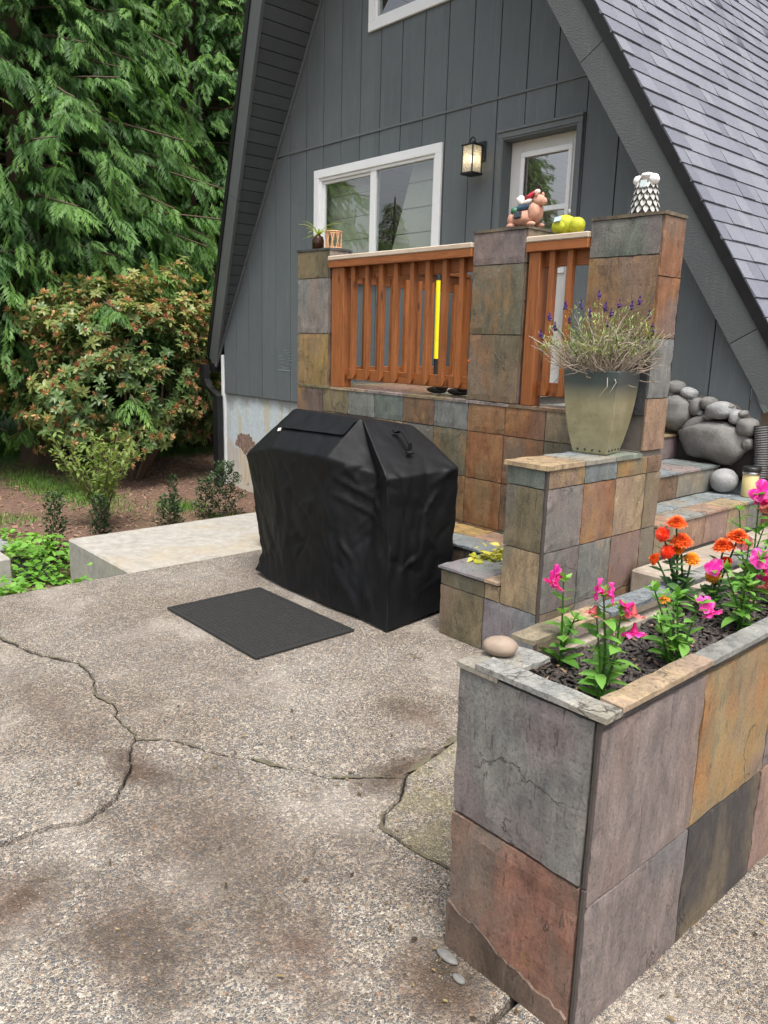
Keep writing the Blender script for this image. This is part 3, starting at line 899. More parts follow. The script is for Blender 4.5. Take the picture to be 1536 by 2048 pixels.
def wall_Y(parent, xs, zs, y, cols=None, th=.012):        # faces -Y
    k = 0
    for b in range(len(zs) - 1):
        for a in range(len(xs) - 1):
            c, r = (cols[k] if cols and k < len(cols) and cols[k] else (rc(), rr())); k += 1
            tile(parent, (xs[a], y + th, zs[b]), (xs[a + 1] - xs[a], 0, 0), (0, 0, zs[b + 1] - zs[b]), (0, -1, 0), th, c, r)
def wall_X(parent, ys, zs, x, cols=None, th=.012):        # faces +X
    k = 0
    for b in range(len(zs) - 1):
        for a in range(len(ys) - 1):
            c, r = (cols[k] if cols and k < len(cols) and cols[k] else (rc(), rr())); k += 1
            tile(parent, (x - th, ys[a], zs[b]), (0, ys[a + 1] - ys[a], 0), (0, 0, zs[b + 1] - zs[b]), (1, 0, 0), th, c, r)
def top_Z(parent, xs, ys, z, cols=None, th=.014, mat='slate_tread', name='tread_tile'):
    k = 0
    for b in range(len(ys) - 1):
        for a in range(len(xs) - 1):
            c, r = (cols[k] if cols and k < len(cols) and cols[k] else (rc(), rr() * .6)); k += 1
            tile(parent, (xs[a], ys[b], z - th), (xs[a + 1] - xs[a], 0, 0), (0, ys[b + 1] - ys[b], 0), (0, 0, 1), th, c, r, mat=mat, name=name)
T = .012

# ---- porch retaining wall with floor
YB, XL, DZ = 3.75, -2.138, 1.195
porch = empty('porch_wall', (-3.7, YB, 0), 'slate tiled retaining wall carrying the raised front porch', 'wall')
box('core', (-5.228, -2.40), (YB + T, 3.965), (.0, DZ - .02), MAT['grout'], porch, .004)
box('core', (-5.228, -3.58), (3.966, 5.50), (.0, DZ - .022), MAT['grout'], porch, .004)
xs = [-5.24] + [-4.897 + .3037 * k for k in range(0, 9)] + [-2.37]
C_ = lambda *a: list(a)
wall_Y(porch, [-5.24, -4.897], [.0, .30, .60, .90, 1.18], YB, [('char', .4), ('brown', .4), ('olive', .4), ('char', .55)])
wall_Y(porch, xs[1:], [.0, .095, .40, .70, 1.0], YB, [None] * 9 + [('olive', .3)] * 4 + [('brown', .5), ('brown', .7), ('green', .3), None, None]
       + [('olive', .4)] * 4 + [('brown', .5), ('rust', .5), ('brown', .5), ('olive', .4), ('olive', .4)]
       + [('olive', .4), ('grey', .3), ('tan', .4), ('olive', .5), ('olive', .5), ('rust', .5), ('rust', .5), ('olive', .35), ('char', .5)])
wall_Y(porch, xs[1:], [1.0, 1.178], YB, [('olive', .45), ('grey', .3), ('green', .35), ('brown', .5), ('grey', .35), ('rust', .45), ('rust', .55), ('tan', .5), ('green', .3)])
# porch floor tiles, a thin overhanging edge
fx = [-5.22 + .41 * k for k in range(5)] + [-3.55, -3.05, -2.56]
for k in range(7):
    for (ya, yb) in (((YB - .006, 3.97), (3.97, 4.45), (4.45, 4.98), (4.98, 5.49)) if k < 5 else ((YB - .006, 3.97),)):
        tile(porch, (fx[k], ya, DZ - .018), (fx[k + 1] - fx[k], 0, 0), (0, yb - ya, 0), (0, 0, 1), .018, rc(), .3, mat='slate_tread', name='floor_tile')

# ---- pillars
def pillar(x0, x1, zb, label, rowsF, colsF, colsR, y0=YB, y1=3.97, ztop=2.215, rowsR=None):
    e = empty('slate_pillar', ((x0 + x1) / 2, (y0 + y1) / 2, zb), label, 'pillar', 'slate pillars of the porch')
    box('core', (x0 + .011, x1 - .011), (y0 + .011, y1), (zb, ztop - .014), MAT['grout'], e, .002)
    y0f = y0
    for (za, zb_), (c, r) in zip(zip(rowsF[:-1], rowsF[1:]), colsF):
        tile(e, (x0, y0 + T, za), (x1 - x0 - .012, 0, 0), (0, 0, zb_ - za), (0, -1, 0), T, c, r)
    for (za, zb_), (c, r) in zip(zip((rowsR or rowsF)[:-1], (rowsR or rowsF)[1:]), colsR):
        tile(e, (x1 - T, y0 + .004, za), (0, y1 - y0 - .004, 0), (0, 0, zb_ - za), (1, 0, 0), T, c, r)
    tile(e, (x0 - .004, y0 - .004, ztop - .014), (x1 - x0 + .008, 0, 0), (0, y1 - y0 + .006, 0), (0, 0, 1), .016, 'char', .2, name='cap', gap=0)
    return e
pillar(-5.24, -4.834, 1.178, 'slate pillar at the house end of the porch with jar plant on top', [1.18, 1.588, 2.0, 2.20],
       [('ochre', .55), ('grey', .25), ('olive', .3)], [('brown', .4), ('purple', .3), ('purple', .2)])
pillar(-3.398, -2.984, 1.195, 'slate pillar between the long railing and short railing', [1.198, 1.602, 2.01, 2.20],
       [('olive', .55), ('olive', .55), ('purple', .15)], [('brown', .45), ('brown', .4), ('olive', .35)])
pillar(-2.562, XL, 1.012, 'slate pillar behind the lavender pot beside the steps', [1.20, 1.60, 2.01, 2.20],
       [('char', .3), ('brown', .6), ('green', .12)], [('pink', .35), ('grey', .3), ('rust', .6), ('rust', .45)],
       rowsR=[1.015, 1.29, 1.598, 1.905, 2.20])

# ---- low wall that ends the steps
lw = empty('low_wall', (-2.25, 3.3, 0), 'low slate tiled wall in front of the steps carrying the pot', 'wall')
box('core', (-2.365, XL - T), (2.94 + T, 3.97), (.0, .975), MAT['grout'], lw, .003)
box('core', (-2.55, XL - T - .002), (3.752, 3.968), (.0, 1.012), MAT['grout'], lw, .003)
ysR = [2.956, 3.245, 3.53, 3.82, 3.97]
wall_X(lw, ysR, [.0, .28, .585, .892, .985], XL,
       [('olive', .3), ('grey', .3), ('brown', .3), ('olive', .3), ('purple', .3), ('grey', .45), ('brown', .45), ('brown', .4), ('purple', .35), ('rust', .58), ('tan', .3), ('olive', .35), ('ochre', .3), ('steel', .35), ('ochre', .5), ('brown', .3)])
wall_Y(lw, [-2.375, -2.15], [.28, .585, .892, .985], 2.94, [('tan', .25), ('olive', .35), ('green', .15)])
wall_Y(lw, [-2.477, -2.15], [.0, .28], 2.94, [('steel', .3)])
box('corner_trim', (-2.152, XL - .002), (2.942, 2.956), (.0, .984), MAT['slate_edge'], lw, .002)
for ya, yb, c, r in ((2.925, 3.23, 'tan', .3), (3.23, 3.50, 'steel', .2), (3.50, 3.748, 'green', .2)):
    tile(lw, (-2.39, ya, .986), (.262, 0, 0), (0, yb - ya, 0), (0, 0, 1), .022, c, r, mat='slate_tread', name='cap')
wall_Y(lw, [-2.56, -2.39], [1.0, 1.198], YB, [('char', .2)])

# ---- L-shaped bench at the foot of the porch wall
bench = empty('tiled_bench', (-2.6, 3.3, 0), 'knee-high slate tiled ledge wrapping the corner behind the grill', 'ledge')
box('core', (-2.775, -2.38), (2.94 + T, 3.742), (.0, .355), MAT['grout'], bench, .003)
box('core', (-5.2, -2.78), (3.345, 3.742), (.0, .358), MAT['grout'], bench, .003)
wall_Y(bench, [-2.785, -2.477], [.0, .28, .362], 2.94, [('olive', .45), ('olive', .4)])
wall_Y(bench, [-2.477, -2.378], [.28, .362], 2.94, [('tan', .25)])
wall_Y(bench, [-3.40, -3.09, -2.80], [.0, .355], 3.335, [('char', .1), ('char', .1)])  # charcoal colour stands in for the shadow behind the grill
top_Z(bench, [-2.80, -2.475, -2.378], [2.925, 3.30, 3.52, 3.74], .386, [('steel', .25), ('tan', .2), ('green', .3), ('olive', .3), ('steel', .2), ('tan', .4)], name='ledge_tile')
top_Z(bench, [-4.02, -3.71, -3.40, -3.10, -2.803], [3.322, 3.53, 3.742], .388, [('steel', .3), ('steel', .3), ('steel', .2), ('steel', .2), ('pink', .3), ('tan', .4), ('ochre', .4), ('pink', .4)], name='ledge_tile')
# fallen yellow leaves
def leaf_data(L, W, curl=.25, fold=.2):
    """leaf along +X in XY plane: 8 triangles"""
    sec = [(0, .06), (.22, .8), (.5, 1.0), (.78, .65), (1.0, .02)]
    V = []; F = []
    for t, wf in sec:
        z = -curl * L * t * t
        V += [(t * L, -wf * W / 2, z + fold * wf * W / 2), (t * L, 0, z), (t * L, wf * W / 2, z + fold * wf * W / 2)]
    for i in range(len(sec) - 1):
        a = i * 3; b = a + 3
        F += [(a, b, b + 1, a + 1), (a + 1, b + 1, b + 2, a + 2)]
    return V, F
def frame_from(d, up=(0, 0, 1), roll=0):
    d = Vector(d).normalized(); y = Vector(up).cross(d)
    if y.length < 1e-3: y = Vector((0, 1, 0)).cross(d)
    y.normalize(); z = d.cross(y)
    M = Matrix((d, y, z)).transposed()
    return M @ Matrix.Rotation(roll, 3, 'X')
MB0 = MB()
tv = []
lf_r = random.Random(8)
for i in range(150):
    L = lf_r.uniform(.032, .06)
    V, F = leaf_data(L, L * .6, lf_r.uniform(-.3, .4), .3)
    p = Vector((lf_r.gauss(-2.60, .09), lf_r.gauss(3.36, .08), .392 + lf_r.random() ** 1.5 * .05))
    p.x = max(-2.78, min(p.x, -2.42)); p.y = max(3.10, min(3.52, p.y))
    if i > 128: p = Vector((lf_r.uniform(-2.77, -2.68), lf_r.uniform(3.12, 3.26), .392 + lf_r.uniform(0, .02)))
    M = frame_from((rnd.uniform(-1, 1), rnd.uniform(-1, 1), rnd.uniform(-.2, .2)), roll=rnd.uniform(-.5, .5))
    MB0.add([p + M @ Vector(v) for v in V], F); tv += [rnd.random()] * len(V)
o = MB0.build('fallen_leaves', MAT['fallen_leaf'])
a = o.data.attributes.new('tint', 'FLOAT', 'POINT'); a.data.foreach_set('value', tv)
tag(o, 'heap of yellow fallen leaves on the slate ledge', 'leaves', kind='stuff')

# ---- steps up to the porch
steps = empty('porch_steps', (-2.6, 4.7, .38), 'slate tiled steps climbing to the porch behind the low wall', 'steps')
Ys0, Ys1 = 3.975, 5.40
box('core', (-2.60, XL - T), (Ys0, Ys1 - .002), (.0, .565), MAT['grout'], steps, .002)
box('core', (-3.0, -2.475 - T), (Ys0, Ys1 - .002), (.56, .742), MAT['grout'], steps, .002)
box('core', (-3.3, -2.833 - T), (Ys0, 5.49), (.74, .92), MAT['grout'], steps, .002)
box('core', (-3.7, -3.19 - T), (Ys0, 5.49), (.90, 1.10), MAT['grout'], steps, .002)
ry = [3.975, 4.25, 4.55, 4.83, 5.12, 5.40]
wall_X(steps, [3.975, 4.27, 4.57, 4.87, 5.17, 5.40], [.383, .566], XL, [('tan', .35), ('pink', .35), ('pink', .3), ('tan', .35), ('grey', .3)])
wall_X(steps, [3.975, 4.40, 4.83, 5.40], [.585, .744], -2.475, [('olive', .4), ('brown', .45), ('grey', .45)])
wall_X(steps, [3.975, 4.5, 4.95, 5.49], [.76, .922], -2.833, [('grey', .3), ('grey', .3), ('purple', .2)])
wall_X(steps, [3.975, 4.5, 4.95, 5.49], [.94, 1.10], -3.19, [('grey', .3), ('grey', .3), ('grey', .2)])
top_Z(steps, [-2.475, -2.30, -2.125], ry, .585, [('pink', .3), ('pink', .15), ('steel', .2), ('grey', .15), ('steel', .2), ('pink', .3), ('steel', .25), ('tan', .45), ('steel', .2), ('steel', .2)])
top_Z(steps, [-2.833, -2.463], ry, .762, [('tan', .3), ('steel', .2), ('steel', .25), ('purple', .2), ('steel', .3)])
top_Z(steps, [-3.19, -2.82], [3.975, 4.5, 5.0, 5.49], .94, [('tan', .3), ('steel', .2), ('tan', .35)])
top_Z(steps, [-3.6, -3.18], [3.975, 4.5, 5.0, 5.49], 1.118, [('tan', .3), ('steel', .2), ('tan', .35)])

# ================================================================== planter
PX0, PX1, PY0, PY1, PZ = -1.19, -.79, 1.334, 3.55, .80
pl = empty('slate_planter', (-.99, 2.4, 0), 'long slate tiled planter box full of mulch and flowers', 'planter')
WT = .055
box('wall_core', (PX0 + .013, PX1 - .013), (PY0 + .013, PY0 + WT), (0, PZ - .02), MAT['grout'], pl, .002)
box('wall_core', (PX1 - WT, PX1 - .013), (PY0 + WT, PY1), (0, PZ - .02), MAT['grout'], pl, .002)
box('wall_core', (PX0 + .013, PX0 + WT), (PY0 + WT, PY1), (0, PZ - .05), MAT['rough_concrete'], pl, .004)
box('wall_core', (PX0 + WT, PX1 - WT), (PY1 - WT, PY1), (0, PZ - .02), MAT['grout'], pl, .002)
box('soil', (PX0 + WT, PX1 - WT), (PY0 + WT, PY1 - WT), (.02, .715), MAT['soil'], pl, .004)
FX = PX1 - .017
tile(pl, (PX0, PY0 + .014, .395), (FX - PX0, 0, 0), (0, 0, .393), (0, -1, 0), .014, 'grey', .42, amp=.004)
lo = tile(pl, (PX0, PY0 + .014, .0), (FX - PX0, 0, 0), (0, 0, .392), (0, -1, 0), .014, (.165, .098, .078), .40, amp=.006)
lo['label'] = 'rust brown slate tile with a stepped flaked base'
# stepped flake at the foot of that tile
fb = MB()
N_ = 24
top = []
for i in range(N_ + 1):
    t = i / N_
    x = PX0 + .004 + (FX - PX0 - .008) * t
    z = .135 - .085 * t + .022 * mnoise.noise(Vector((t * 5, 2, 0))) + .010 * mnoise.noise(Vector((t * 19, 5, 0)))
    top.append((x, max(z, .03)))
Vv = []; Ff = []
for x, z in top:
    Vv += [(x, PY0 - .005, .002), (x, PY0 - .0052, z), (x, PY0 + .004, z + .0015)]
for i in range(N_):
    a_ = i * 3; b_ = a_ + 3
    Ff += [(a_, b_, b_ + 1, a_ + 1), (a_ + 1, b_ + 1, b_ + 2, a_ + 2)]
fo = from_lists('stone_flake', Vv, Ff, MAT['slate'], pl); fo.color = (.075, .055, .042, 1); fo['rust'] = .15
for (za, zb_) in ((.0, .392), (.395, .788)):
    box('corner_trim', (FX + .002, PX1 - .004), (PY0 + .003, PY0 + .02), (za + .001, zb_), MAT['slate_edge'], pl, .002)
ysp = [PY0 + .006, 1.80, 2.235, 2.66, 3.08, 3.55]
wall_X(pl, ysp, [.0, .348, .77], PX1, [('purple', .22), ('char', .3), ('pink', .3), ('grey', .3), ('brown', .4), ('purple', .32), ((.19, .165, .11), .66), ('purple', .3), ('grey', .4), ('brown', .4)], .014)
wall_X(pl, ysp, [.772, .789], PX1 - .003, [('char', .1)] * 5, .010)
wall_X(pl, [PY0 + WT, 2.0, 2.7, 3.5], [.60, .75], PX0 + WT + .001, [('char', .1)] * 3, .004)
# caps
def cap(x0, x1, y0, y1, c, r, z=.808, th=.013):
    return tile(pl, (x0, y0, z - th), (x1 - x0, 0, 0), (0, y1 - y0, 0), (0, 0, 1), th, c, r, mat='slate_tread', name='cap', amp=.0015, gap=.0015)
cap(-1.135, -.776, 1.327, 1.395, 'grey', .3, .811)
cap(-1.195, -1.065, 1.328, 1.535, 'grey', .1, .797, .012)
cap(-.84, -.779, 1.397, 1.80, 'tan', .42, .814)
cap(-.838, -.779, 1.802, 2.24, 'grey', .3, .812)
cap(-.842, -.779, 2.243, 2.70, 'grey', .35, .813)
cap(-.84, -.779, 2.703, 3.55, 'tan', .35, .813)
cap(-1.205, -1.13, 1.545, 1.90, 'tan', .38, .815)
cap(-1.203, -1.128, 1.903, 2.36, 'steel', .25, .813)
cap(-1.205, -1.13, 2.363, 2.9, 'grey', .3, .815)
cap(-1.205, -1.13, 2.903, 3.55, 'grey', .3, .815)
# bark mulch
def chips(name, n, x, y, zf, size, mat, parent, seed=3):
    r = np.random.RandomState(seed)
    base = np.array([[-.5, -.5, -.5], [.5, -.5, -.5], [.5, .5, -.5], [-.5, .5, -.5], [-.45, -.4, .5], [.45, -.45, .5], [.4, .45, .5], [-.48, .4, .5]])
    quads = np.array([[0, 3, 2, 1], [4, 5, 6, 7], [0, 1, 5, 4], [1, 2, 6, 5], [2, 3, 7, 6], [3, 0, 4, 7]])
    V = np.zeros((n, 8, 3))
    for i in range(n):
        s = np.array([r.uniform(.5, 1.5) * size, r.uniform(.25, .55) * size, r.uniform(.1, .22) * size])
        M = np.array(Euler((r.normal(0, .35), r.normal(0, .35), r.uniform(0, 6.28))).to_matrix())
        p = np.array([r.uniform(*x), r.uniform(*y), 0]); p[2] = zf(p[0], p[1]) + r.uniform(0, .012)
        V[i] = (base * s + r.normal(0, .04, (8, 3)) * s) @ M.T + p
    F = (quads[None] + (np.arange(n) * 8)[:, None, None]).reshape(-1, 4)
    return fast_mesh(name, V.reshape(-1, 3), F, mat, parent, np.repeat(r.rand(n), 8))
def pz(x, y): return .722 + .012 * mnoise.noise(Vector((x * 7, y * 7, 0)))
o = chips('mulch', 4200, (PX0 + WT, PX1 - WT), (PY0 + WT, 3.45), pz, .024, MAT['mulch'], None)
adopt(o, pl); tag(o, kind='stuff')
o = chips('pale_mulch', 160, (PX0 + WT, PX1 - WT), (PY0 + WT, 3.45), lambda x, y: pz(x, y) + .006, .018, MAT['wood_chip'], None, 9)
adopt(o, pl); tag(o, kind='stuff')
st = from_lists('river_stone', *blob_data((-1.152, 1.44, .820), (.044, .033, .025), 4, .06, n=24, m=14), MAT['river_stone'], smooth=True)
st.rotation_euler.z = R(35)
tag(st, 'smooth tan river stone resting on the planter rim', 'stone')
# ================================================================== HOUSE
YW, XC = 5.52, -5.91
A_, B_ = .598, -10.28                       # left roof underside: X = A z + B
ROOF_D = .19
def xl(z): return A_ * z + B_
def xr(z): return 2 * XC - xl(z)
def zroof(x):                                # height of the roof underside above the front wall at x
    d = x if x <= XC else 2 * XC - x
    return (d - B_) / A_
def rakeY(z): return 5.715 - .183 * z
ZE, ZRIDGE, YBACK = 1.15, (XC - B_) / A_, 13.0
house = empty('a_frame_house', (XC, YW, GZ), 'grey A-frame house with board siding and steep shingled roof', 'house')

box('foundation', (-9.40, -2.25), (YW + .03, YBACK), (GZ - .2, .80), MAT['foundation_paint'], house, .01)
box('interior_floor', (-9.1, -2.6), (YW + .15, YBACK - .1), (.802, 1.18), MAT['interior_floor'], house, .005)
# openings: x0,x1,z0,z1
WIN = (-7.30, -5.50, 2.19, 3.265)
DOOR = (-4.706, -3.944, 1.20, 3.24)
UPW = (-6.42, -5.40, 4.58, 5.75)
OPEN = [WIN, DOOR, UPW]
def poly_pieces(x0, x1, zlo, zhi_f, y0, y1, emit=None):
    """vertical strips of wall between x0..x1, from zlo to zhi_f(x), with the openings cut out"""
    mb = MB()
    br = sorted({x0, x1, *[v for o in OPEN for v in o[:2] if x0 < v < x1], *([XC] if x0 < XC < x1 else [])})
    for a, b in zip(br[:-1], br[1:]):
        cuts = sorted([(o[2], o[3]) for o in OPEN if o[0] <= a + 1e-6 and o[1] >= b - 1e-6])
        ta, tb = zhi_f(a), zhi_f(b)
        lo = zlo
        segs = []
        for c0, c1 in cuts:
            if c1 <= lo or c0 >= max(ta, tb): continue
            segs.append((lo, lo, c0, c0)); lo = c1
        segs.append((lo, lo, ta, tb))
        for (la, lb, ha, hb) in segs:
            if ha - la < 1e-4 and hb - lb < 1e-4: continue
            ha = max(ha, la + 1e-4); hb = max(hb, lb + 1e-4)
            P = [(a, y0, la), (b, y0, lb), (b, y0, hb), (a, y0, ha), (a, y1, la), (b, y1, lb), (b, y1, hb), (a, y1, ha)]
            FF = [(0, 1, 2, 3), (7, 6, 5, 4), (1, 0, 4, 5), (2, 1, 5, 6), (3, 2, 6, 7), (0, 3, 7, 4)]
            if emit: from_lists('siding_board', P, FF, MAT['siding'], house)
            else: mb.add(P, FF)
    return mb
core = poly_pieces(-9.40, -2.42, .80, lambda x: max(.82, zroof(x) - .01), YW + .0126, YW + .07)
core.build('wall_sheathing', MAT['groove'], house)
ZT = 3.588
g0, gs = -4.807, .3045
k0 = int(math.floor((-9.40 - g0) / gs)); k1 = int(math.ceil((-2.30 - g0) / gs))
for k in range(k0, k1):
    xa, xb = max(-9.40, g0 + k * gs), min(-2.28, g0 + (k + 1) * gs)
    if xb - xa < .03: continue
    xa += .005; xb -= .006
    zb_ = .80 if xa < -5 else .95
    poly_pieces(xa, xb, zb_, lambda x: min(ZT - .006, zroof(x)), YW - .004 * (k % 2) * .5, YW + .0125, True)
    if max(zroof(xa), zroof(xb)) > ZT + .03:
        f_ = lambda x: max(ZT + .012, zroof(x))
        poly_pieces(xa, xb, ZT + .010, f_, YW - .001, YW + .0125, True)
# flashing strip between the two courses
box('flashing', (-8.13, -3.70), (YW - .012, YW + .005), (ZT - .012, ZT + .010), MAT['trim_grey'], house, .003)
# repaired paint patch on the siding
pm = MB()
for i in range(16):
    x = rnd.uniform(-8.10, -7.88); z = 1.18 + i * .015
    pm.obox((x, YW - .0045, z), (rnd.uniform(.05, .16), 0, rnd.uniform(-.01, .015)), (0, .002, 0), (0, 0, rnd.uniform(.003, .007)))
pm.box((-8.12, -7.84), (YW - .006, YW - .003), (1.158, 1.168), .001)
pm.build('paint_drips', MAT['paint_drip'], house)

# ---- roof
roof = empty('roof', (XC, YW, ZRIDGE)); adopt(roof, house)
nL = Vector((-1, 0, A_)).normalized(); nR_ = Vector((1, 0, A_)).normalized()
def roof_slab(sgn):
    n = nL if sgn < 0 else nR_
    X = xl if sgn < 0 else xr
    V = []
    for d in (.022, ROOF_D):
        for z in (ZE, ZRIDGE):
            for y in (rakeY(z) + .03, YBACK):
                V.append(Vector((X(z), y, z)) + n * d)
    F = [(0, 1, 3, 2), (4, 6, 7, 5), (0, 2, 6, 4), (1, 5, 7, 3), (0, 4, 5, 1), (2, 3, 7, 6)]
    from_lists('roof_slab', V, F, MAT['groove'], roof)
roof_slab(-1); roof_slab(1)
# soffit planks under the left overhang (and the hidden right one)
dz = .115
for sgn in (-1, 1):
    X = xl if sgn < 0 else xr
    n = nL if sgn < 0 else nR_
    z = ZE
    while z < ZRIDGE - .02:
        z2 = min(z + dz, ZRIDGE) - .006
        za = z + .002
        V = []
        for d in (0.0, .02):
            for zz in (za, z2):
                for y in (rakeY(zz) + .02, YW + .012):
                    V.append(Vector((X(zz), y, zz)) + n * d)
        F = [(0, 1, 3, 2), (4, 6, 7, 5), (0, 2, 6, 4), (1, 5, 7, 3), (0, 4, 5, 1), (2, 3, 7, 6)]
        if sgn > 0: F = [f[::-1] for f in F]
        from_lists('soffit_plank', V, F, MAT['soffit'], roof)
        z += dz
# frieze trim where the soffit meets the wall
for sgn in (-1, 1):
    X = xl if sgn < 0 else xr
    d = Vector((A_ * (1 if sgn < 0 else -1), 0, 1)).normalized()
    n = nL if sgn < 0 else nR_
    p = Vector((X(ZE), YW - .026, ZE)) - n * .034
    MB().obox(p, d * ((ZRIDGE - ZE) / d.z - .05), n * .032, (0, .022, 0)).build('frieze_trim', MAT['trim_grey'], roof)
# fascia boards along the rakes, black drip edge outside them
for sgn in (-1, 1):
    X = xl if sgn < 0 else xr
    n = nL if sgn < 0 else nR_
    joints = [ZE - .01, 1.72, 2.95, 5.2, ZRIDGE] if sgn > 0 else [ZE, 3.28, 5.6, ZRIDGE]
    joints = [ZE, 1.60, 3.52, 5.6, ZRIDGE] if sgn > 0 else [ZE, 3.10, 5.4, ZRIDGE]
    def P(z, d, fy): return Vector((X(z), rakeY(z) + fy, z)) + n * d
    for za, zb_ in zip(joints[:-1], joints[1:]):
        e = .0025
        V = [P(za + e, -.022, -.002), P(zb_ - e, -.022, -.002), P(zb_ - e, ROOF_D, -.002), P(za + e, ROOF_D, -.002),
             P(za + e, -.022, .036), P(zb_ - e, -.022, .036), P(zb_ - e, ROOF_D, .036), P(za + e, ROOF_D, .036)]
        F = [(0, 3, 2, 1), (4, 5, 6, 7), (0, 1, 5, 4), (1, 2, 6, 5), (2, 3, 7, 6), (3, 0, 4, 7)]
        if sgn > 0: F = [f[::-1] for f in F]
        from_lists('fascia', V, F, MAT['fascia'], roof)
    V = [P(ZE - .03, ROOF_D - .002, -.016), P(ZRIDGE, ROOF_D - .002, -.016), P(ZRIDGE, ROOF_D + .070, -.016), P(ZE - .03, ROOF_D + .070, -.016),
         P(ZE - .03, ROOF_D - .002, .05), P(ZRIDGE, ROOF_D - .002, .05), P(ZRIDGE, ROOF_D + .070, .05), P(ZE - .03, ROOF_D + .070, .05)]
    F = [(0, 3, 2, 1), (4, 5, 6, 7), (0, 1, 5, 4), (1, 2, 6, 5), (2, 3, 7, 6), (3, 0, 4, 7)]
    if sgn > 0: F = [f[::-1] for f in F]
    from_lists('drip_edge', V, F, MAT['black_metal'], roof)

# ---- shingles on the right slope: laminated tabs, lower edge proud
expo = .146
sl = Vector((-A_, 0, 1)).normalized()          # up the slope
base0 = Vector((xr(ZE), 0, ZE)) + nR_ * (ROOF_D + .063)
Lslope = (ZRIDGE - ZE) / sl.z
rows = int(Lslope / expo) + 1
shingles = []
sr = random.Random(5)
for r_ in range(rows):
    s0 = r_ * expo - .02; s1 = s0 + expo + .03
    z_mid = ZE + (s0 + expo / 2) * sl.z
    y = rakeY(z_mid) - .006 + sr.uniform(-.004, .004)
    first = True
    while y < YBACK:
        wd = sr.choice([.13, .17, .2, .24, .3, .33])
        if first: wd = sr.uniform(.1, .32); first = False
        th = sr.choice([.006, .011])
        shingles.append((s0 + sr.uniform(-.002, .002), s1, y + .001, min(YBACK, y + wd - .001), th))
        y += wd
def shingle_verts(s):
    s0, s1, ya, yb, th = s
    P = []
    for (ss, h) in ((s0, .010 + th), (s1, .006)):
        for y in (ya, yb):
            P.append(base0 + sl * ss + Vector((0, y, 0)) + nR_ * h)
    P += [base0 + sl * s0 + Vector((0, y, 0)) + nR_ * .0 for y in (ya, yb)]
    P += [base0 + sl * s1 + Vector((0, y, 0)) + nR_ * .0 for y in (ya, yb)]
    F = [(0, 1, 3, 2), (0, 4, 5, 1), (0, 2, 6, 4), (1, 5, 7, 3)]
    return P, F
def cam_uv(p):
    c = CAM_R.transposed() @ (Vector(p) - CAM_P)
    if c.z > -.1: return None
    f = 1565.22
    return (768 + f * c.x / -c.z) / 1536, (1024 - f * c.y / -c.z) / 2048, -c.z
near, rest = [], []
for s in shingles:
    c = base0 + sl * ((s[0] + s[1]) / 2) + Vector((0, (s[2] + s[3]) / 2, 0))
    q = cam_uv(c)
    if q and -.03 < q[0] < 1.03 and -.03 < q[1] < 1.03: near.append((q[2] / (s[3] - s[2]) ** .5, s))
    else: rest.append(s)
near.sort(key=lambda t: t[0])
rest += [s for _, s in near[298:]]
for _, s in near[:298]:
    from_lists('shingle', *shingle_verts(s), MAT['shingle'], roof)
V = []; F = []; tn = []
for s in rest:
    v, f = shingle_verts(s); n0 = len(V); V += v; F += [tuple(i + n0 for i in q) for q in f]; tn += [sr.random()] * len(v)
o = fast_mesh('shingle_field', np.array([tuple(v) for v in V]), np.array(F), MAT['shingle'], None, tn)
adopt(o, roof); tag(o, kind='stuff')
# left slope outer face, plain courses not in view
# gutter and downspout at the left eave
gz = ZE - .03
gx = xl(ZE) - .03
gm = MB()
prof = [(-.10, .06), (-.10, -.03), (-.07, -.055), (.03, -.055), (.035, .04)]
for y0_, y1_ in ((rakeY(ZE) - .02, YBACK),):
    P0 = [(gx + a, y0_, gz + b) for a, b in prof]; P1 = [(gx + a, y1_, gz + b) for a, b in prof]
    n_ = len(prof)
    gm.add(P0 + P1, [(i, i + 1, n_ + i + 1, n_ + i) for i in range(n_ - 1)] + [tuple(range(n_))])
gm.build('gutter', MAT['black_metal'], house)
dsx = -9.40
def rect_tube(path, hw, hd):
    mb = MB(); V = []; F = []
    for p in path:
        p = Vector(p)
        V += [p + Vector((-hw, -hd, 0)), p + Vector((hw, -hd, 0)), p + Vector((hw, hd, 0)), p + Vector((-hw, hd, 0))]
    for i in range(len(path) - 1):
        for k in range(4):
            F.append((i * 4 + k, i * 4 + (k + 1) % 4, (i + 1) * 4 + (k + 1) % 4, (i + 1) * 4 + k))
    F += [(3, 2, 1, 0), tuple(len(V) - 4 + k for k in range(4))]
    mb.V = V; mb.F = F
    return mb
yd = YW - .10
rect_tube([(gx - .01, yd - .06, gz + .05), (gx - .01, yd - .06, gz - .14), (gx + .04, yd - .05, gz - .24), (dsx, yd, gz - .36), (dsx, yd, gz - .46), (dsx, yd, GZ + .02)], .062, .042).build('downspout', MAT['black_metal'], house)
box('corner_board', (-9.455, -9.401), (YW - .008, YW + .4), (GZ, 1.30), MAT['white_vinyl'], house, .003)
